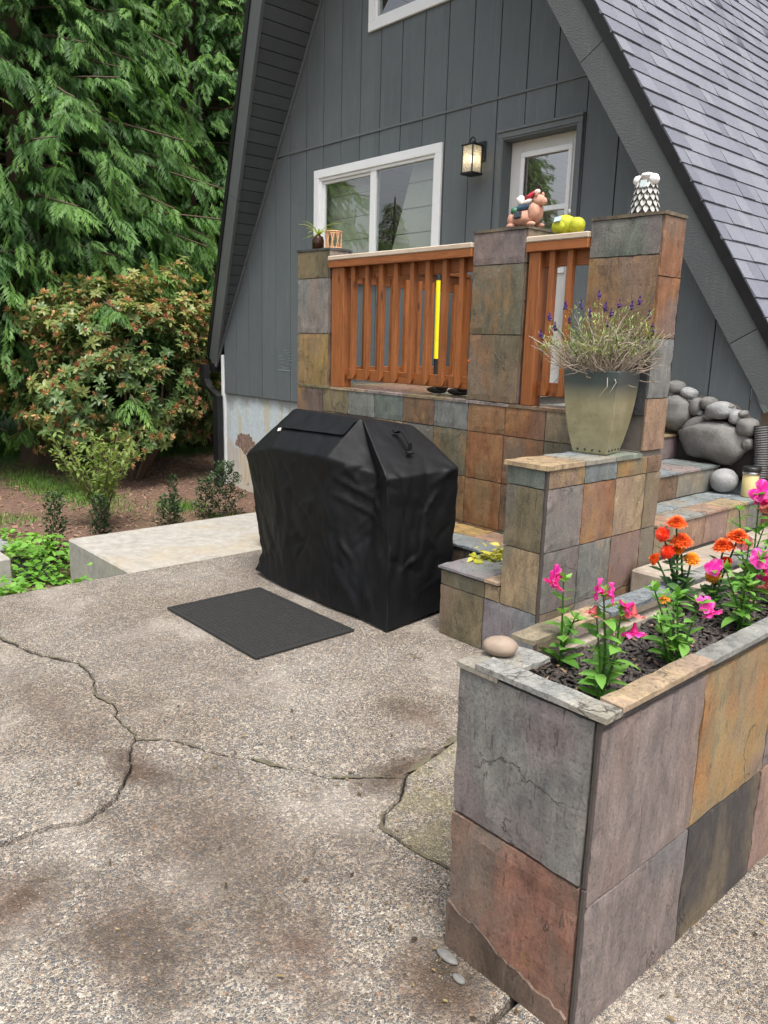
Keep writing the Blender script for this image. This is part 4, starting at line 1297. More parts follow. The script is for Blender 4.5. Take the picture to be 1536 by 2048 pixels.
# interior: sloped panelling that shows through the window
for k in range(30):
    z = 1.25 + k * .19
    V = []
    n = nL
    for d in (-.10, -.085):
        for zz in (z + .004, z + .186):
            for y in (YW + .35, YBACK - .05):
                V.append(Vector((xl(zz), y, zz)) + n * d)
    F = [(0, 1, 3, 2), (4, 6, 7, 5), (0, 2, 6, 4), (1, 5, 7, 3), (0, 4, 5, 1), (2, 3, 7, 6)]
    from_lists('interior_panel', V, F, MAT['panelling'], house)
for k in range(7):
    z = 1.9 + k * .235
    box('interior_panel', (-7.6, -6.52), (YW + .15, YW + .165), (z + .002, z + .232), MAT['panelling'], house, .002)
    xs0 = -6.32 + .36 * (z - 2.3)
    V = [(xs0, YW + .15, z + .005), (-5.2, YW + .15, z + .005), (-5.2, YW + .15, z + .228), (xs0 + .083, YW + .15, z + .228)]
    V += [(x, y + .015, q) for x, y, q in V]
    from_lists('interior_panel', V, [(0, 1, 2, 3), (7, 6, 5, 4), (1, 0, 4, 5), (2, 1, 5, 6), (3, 2, 6, 7), (0, 3, 7, 4)], MAT['panelling'], house)

# ---- windows
def window(x0, x1, z0, z1, tw, mull=None, label=None):
    """outer trim rectangle x0..x1,z0..z1"""
    w_ = empty('window', ((x0 + x1) / 2, YW, z0)); adopt(w_, house)
    if label: w_['label'] = label
    y0, y1 = YW - .030, YW - .003
    box('casing', (x0, x1), (y0, y1), (z1 - tw, z1), MAT['white_vinyl'], w_)
    box('casing', (x0, x1), (y0, y1), (z0, z0 + tw), MAT['white_vinyl'], w_)
    box('casing', (x0, x0 + tw), (y0 + .001, y1), (z0 + tw, z1 - tw), MAT['white_vinyl'], w_)
    box('casing', (x1 - tw, x1), (y0 + .001, y1), (z0 + tw, z1 - tw), MAT['white_vinyl'], w_)
    ix0, ix1, iz0, iz1 = x0 + tw - .004, x1 - tw + .004, z0 + tw - .004, z1 - tw + .004
    fw = .035
    fy0, fy1 = YW - .012, YW + .06
    box('frame', (ix0, ix1), (fy0, fy1), (iz1 - fw, iz1), MAT['white_vinyl'], w_)
    box('frame', (ix0, ix1), (fy0, fy1), (iz0, iz0 + fw), MAT['white_vinyl'], w_)
    box('frame', (ix0, ix0 + fw), (fy0 + .001, fy1), (iz0 + fw, iz1 - fw), MAT['white_vinyl'], w_)
    box('frame', (ix1 - fw, ix1), (fy0 + .001, fy1), (iz0 + fw, iz1 - fw), MAT['white_vinyl'], w_)
    if mull:
        box('meeting_stile', mull, (fy0 + .004, fy1 - .01), (iz0 + fw, iz1 - fw), MAT['white_vinyl'], w_)
        box('pane', (ix0 + fw, mull[0]), (YW + .030, YW + .034), (iz0 + fw, iz1 - fw), MAT['glass'], w_, .0003)
        box('pane', (mull[1], ix1 - fw), (YW + .015, YW + .019), (iz0 + fw, iz1 - fw), MAT['glass'], w_, .0003)
        # sash rails round the left sash
        for (xa, xb, za, zb2) in ((ix0 + fw, mull[0], iz0 + fw, iz0 + fw + .03), (ix0 + fw, mull[0], iz1 - fw - .03, iz1 - fw), (ix0 + fw, ix0 + fw + .028, iz0 + fw + .03, iz1 - fw - .03)):
            box('sash', (xa, xb), (YW + .012, YW + .045), (za, zb2), MAT['white_vinyl'], w_)
    else:
        box('pane', (ix0 + fw, ix1 - fw), (YW + .02, YW + .024), (iz0 + fw, iz1 - fw), MAT['glass'], w_, .0003)
    return w_
window(-7.374, -5.428, 2.12, 3.335, .085, (-6.447, -6.362), 'wide white sliding window above the railing')
window(-6.506, -5.314, 4.497, 5.83, .085, None, 'white upper window under the gable')

# ---- door
door = empty('door', (-4.33, YW, 1.2)); adopt(door, house)
dx0, dx1, dzt = -4.757, -3.905, 3.295
box('casing', (dx0, dx1), (YW - .032, YW - .003), (dzt - .045, dzt), MAT['trim_grey'], door)
box('casing', (dx0 - .01, dx1 + .01), (YW - .045, YW - .004), (dzt, dzt + .022), MAT['trim_grey'], door)
for xa in (dx0, dx1 - .042):
    box('casing', (xa, xa + .042), (YW - .031, YW - .003), (1.2, dzt - .045), MAT['trim_grey'], door)
box('jamb', (dx0 + .04, dx0 + .055), (YW - .028, YW + .13), (1.2, dzt - .047), MAT['siding'], door)
box('jamb', (dx1 - .055, dx1 - .04), (YW - .028, YW + .13), (1.2, dzt - .047), MAT['siding'], door)
box('jamb', (dx0 + .055, dx1 - .055), (YW - .027, YW + .13), (dzt - .06, dzt - .047), MAT['siding'], door)
sx0, sx1, szt, sy = dx0 + .057, dx1 - .057, dzt - .062, YW + .095
gx0, gx1, gz0, gz1 = -4.575, -4.075, 2.15, 3.125
lf = MB()
lf.box((sx0, gx0), (sy, sy + .04), (1.21, szt)); lf.box((gx1, sx1), (sy, sy + .04), (1.21, szt))
lf.box((gx0 - .001, gx1 + .001), (sy + .001, sy + .039), (gz1, szt)); lf.box((gx0 - .001, gx1 + .001), (sy + .001, sy + .039), (1.21, gz0))
lf.build('door_leaf', MAT['door_white'], door)
fr = MB()
for (xa, xb, za, zb_) in ((gx0 - .012, gx1 + .012, gz1 - .03, gz1 + .014), (gx0 - .012, gx1 + .012, gz0 - .014, gz0 + .03), (gx0 - .012, gx0 + .028, gz0 + .03, gz1 - .03), (gx1 - .028, gx1 + .012, gz0 + .03, gz1 - .03)):
    fr.box((xa, xb), (sy - .014, sy + .002), (za, zb_), .004)
fr.box((gx0 + .028, gx1 - .028), (sy - .010, sy + .02), (2.645, 2.685), .003)
fr.build('glazing_frame', MAT['white_vinyl'], door)
box('pane', (gx0, gx1), (sy + .016, sy + .020), (gz0, gz1), MAT['door_glass'], door, .0003)
box('threshold', (dx0 + .04, dx1 - .04), (YW - .03, YW + .13), (1.197, 1.215), MAT['steel'], door)
MB().tube([(sx0 + .05, sy, 2.15), (sx0 + .05, sy - .05, 2.15), (sx0 + .06, sy - .06, 2.15), (sx0 + .14, sy - .06, 2.15)], .010).build('handle', MAT['steel'], door)
# dark room behind the glazed door
box('interior_panel', (-4.8, -3.4), (YW + 1.5, YW + 1.55), (1.18, 3.4), MAT['interior_floor'], house, .003)

# ---- wall lantern (lit)
ln = empty('wall_lantern', (-4.945, YW, 2.97), 'black box lantern glowing on the wall between window and door', 'lantern')
LX, LY, lz0, lz1, hw = -4.945, YW - .14, 2.985, 3.205, .058
box('back_plate', (-4.985, -4.905), (YW - .022, YW - .006), (3.10, 3.265), MAT['black_metal'], ln)
box('base', (LX - hw - .012, LX + hw + .012), (LY - hw - .012, LY + hw + .012), (lz0 - .012, lz0 + .006), MAT['black_metal'], ln)
tp = MB(); tp.box((LX - hw - .012, LX + hw + .012), (LY - hw - .012, LY + hw + .012), (lz1, lz1 + .012))
tp.box((LX - .03, LX + .03), (LY - .03, LY + .03), (lz1 + .012, lz1 + .03))
tp.build('roof_cap', MAT['black_metal'], ln)
for sx in (-1, 1):
    for sy_ in (-1, 1):
        box('post', (LX + sx * hw - .006, LX + sx * hw + .006), (LY + sy_ * hw - .006, LY + sy_ * hw + .006), (lz0 + .006, lz1), MAT['black_metal'], ln)
for sx in (-1, 1):
    box('glass', (LX + sx * hw - .0012, LX + sx * hw + .0012), (LY - hw + .006, LY + hw - .006), (lz0 + .006, lz1), MAT['lantern_glass'], ln, .0002)
    box('glass', (LX - hw + .006, LX + hw - .006), (LY + sx * hw - .0012, LY + sx * hw + .0012), (lz0 + .006, lz1), MAT['lantern_glass'], ln, .0002)
pts = [(LX + .03 * math.cos(t), LY, lz1 + .03 + .045 * math.sin(t)) for t in np.linspace(0, math.pi, 9)]
hk = MB(); hk.tube(pts, .006); hk.tube([(LX, YW - .02, 3.19), (LX, YW - .06, 3.235), (LX, LY, 3.245), (LX, LY, 3.235)], .008)
hk.build('hook', MAT['black_metal'], ln)
from_lists('bulb', *blob_data((LX, LY, 3.10), (.022, .022, .034), 1, 0.0), MAT['lamp_glow'], ln, True)
box('bulb_holder', (LX - .012, LX + .012), (LY - .012, LY + .012), (2.99, 3.07), MAT['white_vinyl'], ln)
ld = bpy.data.lights.new('lantern_light', 'POINT'); ld.energy = .5; ld.color = (1, .78, .45); ld.shadow_soft_size = .03
lo_ = bpy.data.objects.new('lantern_light', ld); COL.objects.link(lo_); lo_.location = (LX, LY, 3.10); adopt(lo_, ln)

# ================================================================== RAILINGS
def railing(label, x0, x1, bal_x, post_x, y=3.80):
    e = empty('wooden_railing', ((x0 + x1) / 2, y, DZ), label, 'railing', 'cedar railings of the porch')
    box('cap_rail', (x0 + .002, x1 - .002), (y - .07, y + .07), (2.118, 2.150), MAT['cap_wood'], e, .005)
    box('top_rail', (x0 + .004, x1 - .004), (y - .066, y - .028), (2.066, 2.117), MAT['cedar_x'], e)
    box('top_rail', (x0 + .004, x1 - .004), (y - .002, y + .034), (1.985, 2.117), MAT['cedar_x'], e)
    box('bottom_rail', (x0 + .10, x1 - .004), (y - .002, y + .034), (1.255, 1.335), MAT['cedar_x'], e)
    for xx in bal_x:
        V, F = cbox_data(xx, xx + .036, y - .040, y - .003, 1.262 + rnd.uniform(-.004, .004), 2.068, .002)
        # foot cut on a slant
        V = [(v[0], v[1], v[2] + (.035 if (v[1] > y - .02 and v[2] < 1.3) else 0)) for v in V]
        from_lists('baluster', V, F, MAT['cedar'], e)
    for (a, b) in post_x:
        box('post', (a, b), (y - .05, y + .04), (DZ + .001, 2.065), MAT['cedar'], e)
    return e
railing('long cedar railing along the porch front below the wide window', -4.834, -3.398,
        [-4.588, -4.432, -4.281, -4.130, -3.969, -3.821, -3.667, -3.520], [(-4.80, -4.66)])
railing('short cedar railing between two slate pillars behind the lavender', -2.984, -2.562, [-2.83, -2.709], [(-2.965, -2.885)])
# return railing to the house
e = empty('wooden_railing', (-5.03, 4.7, DZ), 'cedar side railing running from the end pillar back to the house', 'railing', 'cedar railings of the porch')
box('cap_rail', (-5.10, -4.96), (3.98, 5.47), (2.118, 2.150), MAT['cedar_y'], e)
box('top_rail', (-5.05, -5.012), (3.98, 5.47), (1.985, 2.117), MAT['cedar_y'], e)
box('bottom_rail', (-5.05, -5.012), (3.98, 5.47), (1.255, 1.335), MAT['cedar_y'], e)
for k in range(10):
    y = 4.08 + k * .15
    box('baluster', (-5.011, -4.974), (y, y + .037), (1.25, 2.05), MAT['cedar'], e, .002)
box('post', (-5.06, -4.97), (5.40, 5.485), (DZ + .001, 2.115), MAT['cedar'], e)
# ================================================================== COVERED GRILL
grill = empty('covered_grill', (-3.6, 2.95, 0), 'barbecue grill under a creased black fabric cover', 'grill')
LV = [  # FL, HL, HR, MR, FR, BR, BL
    [(-4.29, 2.73, .035), (-3.93, 2.70, .02), (-3.40, 2.70, .02), (-3.18, 2.715, .025), (-2.945, 2.705, .012), (-2.985, 3.22, .03), (-4.25, 3.22, .03)],
    [(-4.245, 2.75, .16), (-3.93, 2.69, .16), (-3.41, 2.69, .16), (-3.19, 2.725, .16), (-2.955, 2.715, .16), (-2.97, 3.215, .16), (-4.23, 3.215, .16)],
    [(-4.30, 2.75, .48), (-3.93, 2.665, .48), (-3.41, 2.665, .48), (-3.19, 2.775, .47), (-2.965, 2.715, .48), (-2.945, 3.20, .48), (-4.30, 3.20, .48)],
    [(-4.415, 2.75, .74), (-3.925, 2.635, .80), (-3.39, 2.635, .80), (-3.17, 2.80, .76), (-2.97, 2.70, .78), (-2.935, 3.20, .78), (-4.36, 3.20, .74)],
    [(-4.44, 2.745, .785), (-3.92, 2.62, .905), (-3.38, 2.62, .912), (-3.17, 2.80, .83), (-2.968, 2.695, .845), (-2.932, 3.20, .866), (-4.37, 3.20, .79)],
    [(-4.20, 2.78, .955), (-3.95, 2.715, 1.008), (-3.355, 2.72, 1.028), (-3.255, 2.815, .965), (-3.15, 2.758, .985), (-3.11, 3.20, .972), (-4.16, 3.20, .945)],
    [(-3.965, 2.82, 1.128), (-3.955, 2.818, 1.128), (-3.335, 2.818, 1.122), (-3.33, 2.822, 1.122), (-3.325, 2.825, 1.120), (-3.29, 3.18, 1.073), (-3.95, 3.18, 1.085)],
]
NS = [26, 40, 20, 20, 40, 40, 30]
NV = [8, 24, 22, 6, 16, 14]
Vg = []; Fg = []
def ring(li, t):
    out = []
    A0, A1 = LV[li], LV[min(li + 1, len(LV) - 1)]
    P = [Vector(a).lerp(Vector(b), t) for a, b in zip(A0, A1)]
    for s in range(len(P)):
        a, b = P[s], P[(s + 1) % len(P)]
        for i in range(NS[s]): out.append(a.lerp(b, i / NS[s]))
    return out
rings = []
for li in range(len(LV) - 1):
    for j in range(NV[li]): rings.append(ring(li, j / NV[li]))
rings.append(ring(len(LV) - 1, 0))
nr = len(rings[0])
for rg in rings: Vg += rg
for j in range(len(rings) - 1):
    for i in range(nr):
        i2 = (i + 1) % nr
        Fg.append((j * nr + i, j * nr + i2, (j + 1) * nr + i2, (j + 1) * nr + i))
# top: shrink the last ring to the middle
last = rings[-1]; cc = Vector((0, 0, 0))
for p in last: cc += p
cc /= nr; cc.z -= .006
prev = len(Vg) - nr
for kf in (.66, .33):
    st_ = len(Vg)
    Vg += [cc + (p - cc) * kf for p in last]
    for i in range(nr):
        i2 = (i + 1) % nr
        Fg.append((prev + i, prev + i2, st_ + i2, st_ + i))
    prev = st_
Vg.append(cc); ci = len(Vg) - 1
for i in range(nr): Fg.append((prev + i, prev + (i + 1) % nr, ci))
bm = bmesh.new()
bv = [bm.verts.new(v) for v in Vg]
for f in Fg:
    try: bm.faces.new([bv[i] for i in f])
    except ValueError: pass
bmesh.ops.remove_doubles(bm, verts=bm.verts, dist=.0015)
for _ in range(1):
    bmesh.ops.smooth_vert(bm, verts=[v for v in bm.verts if v.co.z > .05], factor=.4, use_axis_x=True, use_axis_y=True, use_axis_z=True)
bm.normal_update()
def wrinkle(p):
    d = 0
    q = Vector((p.x * 3.2, p.y * 3.2, p.z * 1.5))
    d += .014 * mnoise.noise(q)
    # long hanging folds, stronger towards the hem
    k = max(0, min(1, (.9 - p.z) / .5))
    u = p.x * 1.0 + p.y * 1.3 + .25 * mnoise.noise(p * 3)
    d += k * .012 * mnoise.noise(Vector((u * 11, p.z * 1.1, 3)))
    # sharp creases
    for s, amp in ((5.5, .010), (10.0, .008)):
        c = mnoise.noise(Vector((p.x * s + p.z * 2.2, p.y * s, p.z * s * .6 + p.x * 1.7)) + Vector((s, 3, 1)))
        d += amp * (abs(c) ** .7 * 1.2 - .5)
    return d
cr_ = random.Random(12)
CRF = []; CRX = []
for lst, (ua, ub), nseg in ((CRF, (-4.3, -2.98), 34), (CRX, (2.72, 3.2), 20)):
    for _ in range(nseg):
        u = cr_.uniform(ua, ub); z = cr_.uniform(.08, .84); an = cr_.choice([cr_.uniform(1.1, 2.0), cr_.uniform(.4, .9), cr_.uniform(2.2, 2.7)]); L = cr_.uniform(.08, .30)
        lst.append((u, z, u + L * math.cos(an), z + L * math.sin(an), cr_.choice([-1, 1, 1]) * cr_.uniform(.006, .014), cr_.uniform(.010, .022)))
CRX += [(2.90, .74, 2.97, .64, .014, .012), (3.04, .74, 2.97, .64, .014, .012), (2.97, .64, 2.96, .34, .013, .014)]
CRF += [(-3.36, .80, -3.10, .66, .016, .016), (-3.36, .70, -3.12, .58, .014, .014), (-3.30, .86, -3.22, .74, .012, .012)]
def creases(u, z, lst):
    d = 0
    for (ax, az, bx, bz, am, wd) in lst:
        ex, ez = bx - ax, bz - az; t = max(0, min(1, ((u - ax) * ex + (z - az) * ez) / (ex * ex + ez * ez)))
        q = math.hypot(u - ax - t * ex, z - az - t * ez) / wd
        if q < 3: d += am * math.exp(-q * q) * (1 - abs(2 * t - 1) * .6)
    return d
for v in bm.verts:
    if v.co.z < .87 and v.co.z > .03:
        if v.normal.y < -.55: v.co.y -= creases(v.co.x, v.co.z, CRF)
        elif v.normal.x > .55: v.co.x += creases(v.co.y, v.co.z, CRX)
for v in bm.verts:
    if v.co.z < .0125: continue
    w_ = min(1, v.co.z / .1)
    hood = 1 - .7 * max(0, min(1, (v.co.z - .86) / .08))
    v.co += v.normal * wrinkle(v.co) * w_ * hood
me = bpy.data.meshes.new('cover'); bm.to_mesh(me); bm.free()
for p in me.polygons: p.use_smooth = True
me.materials.append(MAT['cover_fabric'])
o = bpy.data.objects.new('cover', me); COL.objects.link(o); adopt(o, grill)
# flap over the hood vent, pull strap, care tag, grommet, hidden wheels
fl = MB(); V = []; F = []
nx_ = 24
for i in range(nx_ + 1):
    t = i / nx_
    a = Vector((-3.955, 2.80, 1.118)).lerp(Vector((-3.342, 2.80, 1.112)), t)
    b = Vector((-3.955, 2.712, 1.010)).lerp(Vector((-3.352, 2.716, 1.026)), t)
    for j in range(5):
        s = j / 4
        p = a.lerp(b, s) + Vector((0, -.006, .006)) * (.35 + s * s * 1.2) + Vector((0, -.006, .004)) * mnoise.noise(Vector((t * 6, s * 2, 0)))
        V.append(p)
for i in range(nx_):
    for j in range(4):
        F.append((i * 5 + j, i * 5 + j + 1, (i + 1) * 5 + j + 1, (i + 1) * 5 + j))
from_lists('vent_flap', V, F, MAT['cover_fabric'], grill, True)
Cc, Bb, Ff_, Ee = Vector((-3.33, 2.82, 1.122)), Vector((-3.29, 3.18, 1.073)), Vector((-2.932, 3.20, .866)), Vector((-2.968, 2.695, .845))
def panel(s, t): return Cc.lerp(Bb, t).lerp(Ee.lerp(Ff_, t), s)
pn = (Bb - Cc).cross(Ee - Cc).normalized()
if pn.z < 0: pn = -pn
hsp = [panel(.28, .45) + pn * .026, panel(.33, .45) + pn * .055, panel(.45, .45) + pn * .062, panel(.58, .45) + pn * .055, panel(.64, .45) + pn * .026]
hm = MB()
for a, b in zip(hsp[:-1], hsp[1:]): hm.obox(a - Vector((0, .014, 0)), b - a, (0, .028, 0), pn * .006)
for s in (.24, .64):
    hm.obox(panel(s, .40) + pn * .022, panel(s + .05, .40) - panel(s, .40), panel(s, .5) - panel(s, .40), pn * .008)
hm.build('pull_strap', MAT['cover_fabric'], grill)
MB().obox((-3.972, 2.70, .992), (.03, 0, .006), (0, -.004, .002), (.004, .004, .018)).build('care_tag', MAT['shell_white'], grill)
MB().obox((-4.345, 2.722, .60), (.016, -.012, 0), (0, -.004, 0), (0, 0, .014)).build('grommet', MAT['steel'], grill)
for (x, y) in ((-4.0, 2.85), (-3.15, 2.82), (-4.0, 3.12), (-3.15, 3.12)):
    V, F = lathe_data([(.012, -.02), (.05, -.02), (.055, 0), (.05, .02), (.012, .02)], 16)
    from_lists('wheel', [(x + a * 1, y + c, .056 + b) for a, b, c in V], F, MAT['black_plastic'], grill)

# ================================================================== MAT
mt = empty('floor_mat', (-3.54, 2.265, 0), 'dark ribbed rubber floor mat lying in front of the grill', 'mat')
box('base', (-4.005, -3.070), (1.952, 2.585), (.0045, .012), MAT['rubber_mat'], mt, .003)
bd = MB()
for (x, y) in (((-4.005, -3.07), (1.952, 1.977)), ((-4.005, -3.07), (2.56, 2.585)), ((-4.005, -3.98), (1.977, 2.56)), ((-3.095, -3.07), (1.977, 2.56))):
    bd.box((x[0] + .001, x[1] - .001), (y[0] + .001, y[1] - .001), (.0115, .0155), .002)
bd.build('border', MAT['rubber_mat'], mt)
gm = MB()
for i in range(34):
    for j in range(22):
        x = -3.975 + i * .0258; y = 1.982 + j * .0261
        gm.add([(x, y, .0115), (x + .021, y, .0115), (x + .021, y + .021, .0115), (x, y + .021, .0115), (x + .003, y + .003, .016), (x + .018, y + .003, .016), (x + .018, y + .018, .016), (x + .003, y + .018, .016)],
               [(4, 5, 6, 7), (0, 1, 5, 4), (1, 2, 6, 5), (2, 3, 7, 6), (3, 0, 4, 7)])
tag(gm.build('nubs', MAT['rubber_mat'], mt), kind='stuff')

# ================================================================== POT WITH LAVENDER
pc = Vector((-2.285, 3.545, 1.009)); pr = R(10)
pot = empty('plant_pot', pc, 'square tapered glazed pot, green rim fading to cream, on the low wall', 'pot')
def sq(hs, z, bev=.006):
    pts = []
    for (cx, cy) in ((1, 1), (-1, 1), (-1, -1), (1, -1)):
        for k in range(3):
            a = {(1, 1): 0, (-1, 1): 90, (-1, -1): 180, (1, -1): 270}[(cx, cy)] + k * 45
            pts.append((cx * (hs - bev) + bev * math.cos(R(a)), cy * (hs - bev) + bev * math.sin(R(a)), z))
    c, s = math.cos(pr), math.sin(pr)
    return [pc + Vector((x * c - y * s, x * s + y * c, z)) for x, y, z in pts]
prof = [(.086, 0), (.091, .008), (.104, .06), (.118, .13), (.130, .21), (.139, .30), (.144, .37), (.146, .418), (.144, .424), (.134, .424), (.131, .415), (.128, .36), (.126, .345)]
V = []; F = []
for hs_, z in prof: V += sq(hs_, z)
for i in range(len(prof) - 1):
    for k in range(12):
        F.append((i * 12 + k, i * 12 + (k + 1) % 12, (i + 1) * 12 + (k + 1) % 12, (i + 1) * 12 + k))
F.append(tuple(range(12))[::-1])
po = from_lists('body', V, F, MAT['pot_glaze'], pot)
so = [pc + (p - pc) for p in sq(.127, .372)]
from_lists('soil', so, [tuple(range(12))], MAT['soil'], pot)
c_, s_ = math.cos(pr), math.sin(pr)
for face in (0, 1):
    for k in range(4):
        u = -.06 + k * .04; hh = .0945
        x, y = (u, -hh) if face == 0 else (hh, u)
        p = pc + Vector((x * c_ - y * s_, x * s_ + y * c_, .022))
        from_lists('drain_hole', *blob_data(p, (.006, .006, .006), 1, 0, n=8, m=6), MAT['pot_drain'], pot)

lav = empty('lavender', pc + Vector((0, 0, .37)), 'straggly lavender with bare twigs and purple flower heads', 'plant')
tw = MB(); lr = random.Random(21)
tips = []
root = pc + Vector((0, 0, .37))
for i in range(170):
    ph = lr.uniform(0, 2 * math.pi); sp = lr.random() ** .6
    r0 = lr.uniform(0, .09)
    p = root + Vector((math.cos(ph) * r0, math.sin(ph) * r0, 0))
    L = lr.uniform(.17, .40)
    d = Vector((math.cos(ph) * sp * 1.0, math.sin(ph) * sp * .9, 1.05 - .62 * sp + lr.uniform(-.15, .1))).normalized()
    pts = [p]
    for k in range(6):
        d = (d + Vector((lr.uniform(-.42, .42), lr.uniform(-.42, .42), lr.uniform(-.15, .28)))).normalized()
        pts.append(pts[-1] + d * L / 6)
    tw.tube(pts, [lr.uniform(.0028, .0052) * (1 - .6 * k / 6) for k in range(7)], 4, False)
    tips.append((pts[-1], d, sp)); tips.append((pts[4], d, sp))
    if lr.random() < .85:      # side twig
        d2 = (d + Vector((lr.uniform(-.8, .8), lr.uniform(-.8, .8), lr.uniform(-.2, .4)))).normalized()
        q = [pts[3], pts[3] + d2 * .05, pts[3] + d2 * .09 + Vector((0, 0, .015))]
        tw.tube(q, [.0022, .0018, .001], 4, False); tips.append((q[-1], d2, sp))
# dead twigs hanging over the rim
for (a, b, c) in (((.10, -.11, .05), (.13, -.15, -.02), (.10, -.165, -.07)), ((.12, -.10, .05), (.165, -.13, .00), (.15, -.155, -.05)), ((-.13, -.08, .05), (-.2, -.1, .0), (-.25, -.09, -.04)),
                  ((.13, -.02, .05), (.20, .0, .10), (.24, .02, .17)), ((-.12, -.06, .04), (-.28, -.08, .16), (-.36, -.08, .24)), ((-.12, -.05, .03), (-.26, -.05, .12), (-.37, -.03, .17))):
    tw.tube([root + Vector(q) for q in ((a[0] * .6, a[1] * .6, .02), a, b, c)], [.003, .0028, .002, .001], 5, False)
for i in range(110):
    ph = lr.uniform(0, 2 * math.pi); rr_ = lr.uniform(.03, .24); p = root + Vector((math.cos(ph) * rr_, math.sin(ph) * rr_ * .8, lr.uniform(.02, .24) * (1.1 - rr_ * 2)))
    d = Vector((math.cos(ph) + lr.uniform(-1, 1), math.sin(ph) + lr.uniform(-1, 1), lr.uniform(-.5, .7))).normalized(); pts = [p]
    for k in range(4):
        d = (d + Vector((lr.uniform(-.6, .6), lr.uniform(-.6, .6), lr.uniform(-.3, .4)))).normalized(); pts.append(pts[-1] + d * lr.uniform(.02, .045))
    tw.tube(pts, [.0032, .0028, .0023, .0018, .001], 4, False)
tw.build('twigs', MAT['twig'], lav)
def leaf_cloud(name, items, mat, parent, L=(.02, .04), Wf=.25, per=10, spread=.03, up=.6, seed=1, kind=None, curl=.15):
    """items: (point, dir). Many small leaves as one part"""
    r = np.random.RandomState(seed)
    tmpl, tf = leaf_data(1.0, Wf, curl, .25)
    tmpl = np.array(tmpl); tf = np.array(tf)
    Vs = []; Fs = []; tn = []
    n0 = 0
    for (p, d) in items:
        p = np.array(p); d = np.array(d)
        base_t = r.rand()
        for _ in range(per):
            dd = d * up + r.normal(0, .6, 3); dd /= np.linalg.norm(dd) + 1e-9
            y = np.cross([0, 0, 1], dd); y /= np.linalg.norm(y) + 1e-9
            z = np.cross(dd, y)
            M = np.stack([dd, y, z], 1)
            l = r.uniform(*L)
            Vs.append(p + r.normal(0, spread, 3) + (tmpl * l) @ M.T); Fs.append(tf + n0); n0 += len(tmpl)
            tn += [min(1, max(0, base_t * .6 + r.rand() * .4))] * len(tmpl)
    o = fast_mesh(name, np.concatenate(Vs), np.concatenate(Fs), mat, None, tn, True)
    adopt(o, parent)
    if kind: tag(o, kind=kind)
    return o
green = [(p, d) for p, d, s in tips if p.z > root.z + .13 and lr.random() < .42]
leaf_cloud('leaves', green, MAT['lavender_leaf'], lav, (.016, .036), .22, 13, .020, .9, 5)
fs = MB()
heads = []
HX = [(-.30, .10, .30), (-.22, .05, .36), (-.14, .02, .37), (-.10, .08, .33), (-.05, .0, .42), (-.02, .05, .36), (.02, .0, .33), (.05, .03, .38), (.16, -.02, .40), (.11, .05, .37), (-.26, .0, .26), (-.08, -.05, .31), (.01, -.06, .28), (.20, .05, .33), (-.33, .02, .22), (-.18, -.06, .30), (.24, -.03, .27), (.20, .08, .47)]
vx = Vector((.66582, .74562, 0)).normalized()       # sideways spread seen from the yard
for (a, b, c) in HX:
    top = root + vx * a + Vector((.655, -.725, 0)) * b + Vector((0, 0, c))
    st0 = root + (top - root) * .35 + Vector((0, 0, -.02))
    mid = st0.lerp(top, .5) + Vector((lr.uniform(-.012, .012), lr.uniform(-.012, .012), 0))
    fs.tube([st0, mid, top], [.0018, .0016, .0014], 4, False)
    heads.append((top, (mid - top).normalized()))
fs.build('flower_stems', MAT['lavender_leaf'], lav)
for k, (p, d) in enumerate(heads[:-1]):
    v, f = [], []
    mbf = MB()
    for j in range(9):
        q = p + Vector((lr.uniform(-.007, .007), lr.uniform(-.007, .007), lr.uniform(-.016, .014)))
        mbf.add(*blob_data(q, (.006, .006, .006), j, .3, n=6, m=4))
    for j in range(3):
        V, F = leaf_data(.018, .010, -.4, .3); M = frame_from((lr.uniform(-.6, .6), lr.uniform(-.6, .6), 1))
        mbf.add([p + Vector((0, 0, .01)) + M @ Vector(q) for q in V], F)
    mbf.build('flower_head', MAT['lavender_petal'], lav)

# ================================================================== BOULDERS by the steps
bw = empty('boulder_wall', (-2.6, 5.42, .76), 'rounded grey boulders mortared against the house beside the steps', 'rock wall')
BO = [(-2.864, 1.277, .115, .10, 0, 'boulder'), (-2.760, 1.241, .12, .08, -12, 'boulder_pale'), (-2.832, 1.099, .21, .275, 0, 'boulder'), (-2.693, 1.147, .092, .14, 0, 'boulder'),
      (-2.609, 1.181, .105, .10, 0, 'boulder'), (-2.524, 1.136, .185, .135, 10, 'boulder_pale'), (-2.407, 1.098, .08, .11, 0, 'boulder_pale'), (-2.701, 1.021, .19, .095, 38, 'boulder'),
      (-2.537, .917, .455, .30, -8, 'boulder'), (-2.320, 1.037, .125, .135, 0, 'boulder'), (-2.60, 1.085, .07, .05, 0, 'boulder_pale'), (-2.76, .96, .09, .07, 0, 'boulder'), (-2.655, 1.105, .05, .05, 0, 'boulder_pale'), (-2.46, 1.165, .06, .045, 0, 'boulder'), (-2.38, .985, .07, .06, 0, 'boulder'), (-2.74, 1.185, .05, .05, 0, 'boulder'), (-2.36, 1.125, .06, .05, 20, 'boulder'), (-2.30, .93, .08, .09, 0, 'boulder')]
side = vx
for i, (x, z, w_, h_, rot, m_) in enumerate(BO):
    dpt = min(.11, .5 * min(w_, h_) + .02)
    # width is measured across the view; on a wall seen obliquely the stone is wider along X
    hx = w_ * .53
    ro = Matrix.Rotation(R(-rot), 3, 'Y')
    o = from_lists('boulder', *blob_data((x, 5.415, z), (hx, dpt, h_ * .475), i + 1, .13 if i != 8 else .20, 1.4, 22, 16, ro, .85), MAT[m_], bw, True)
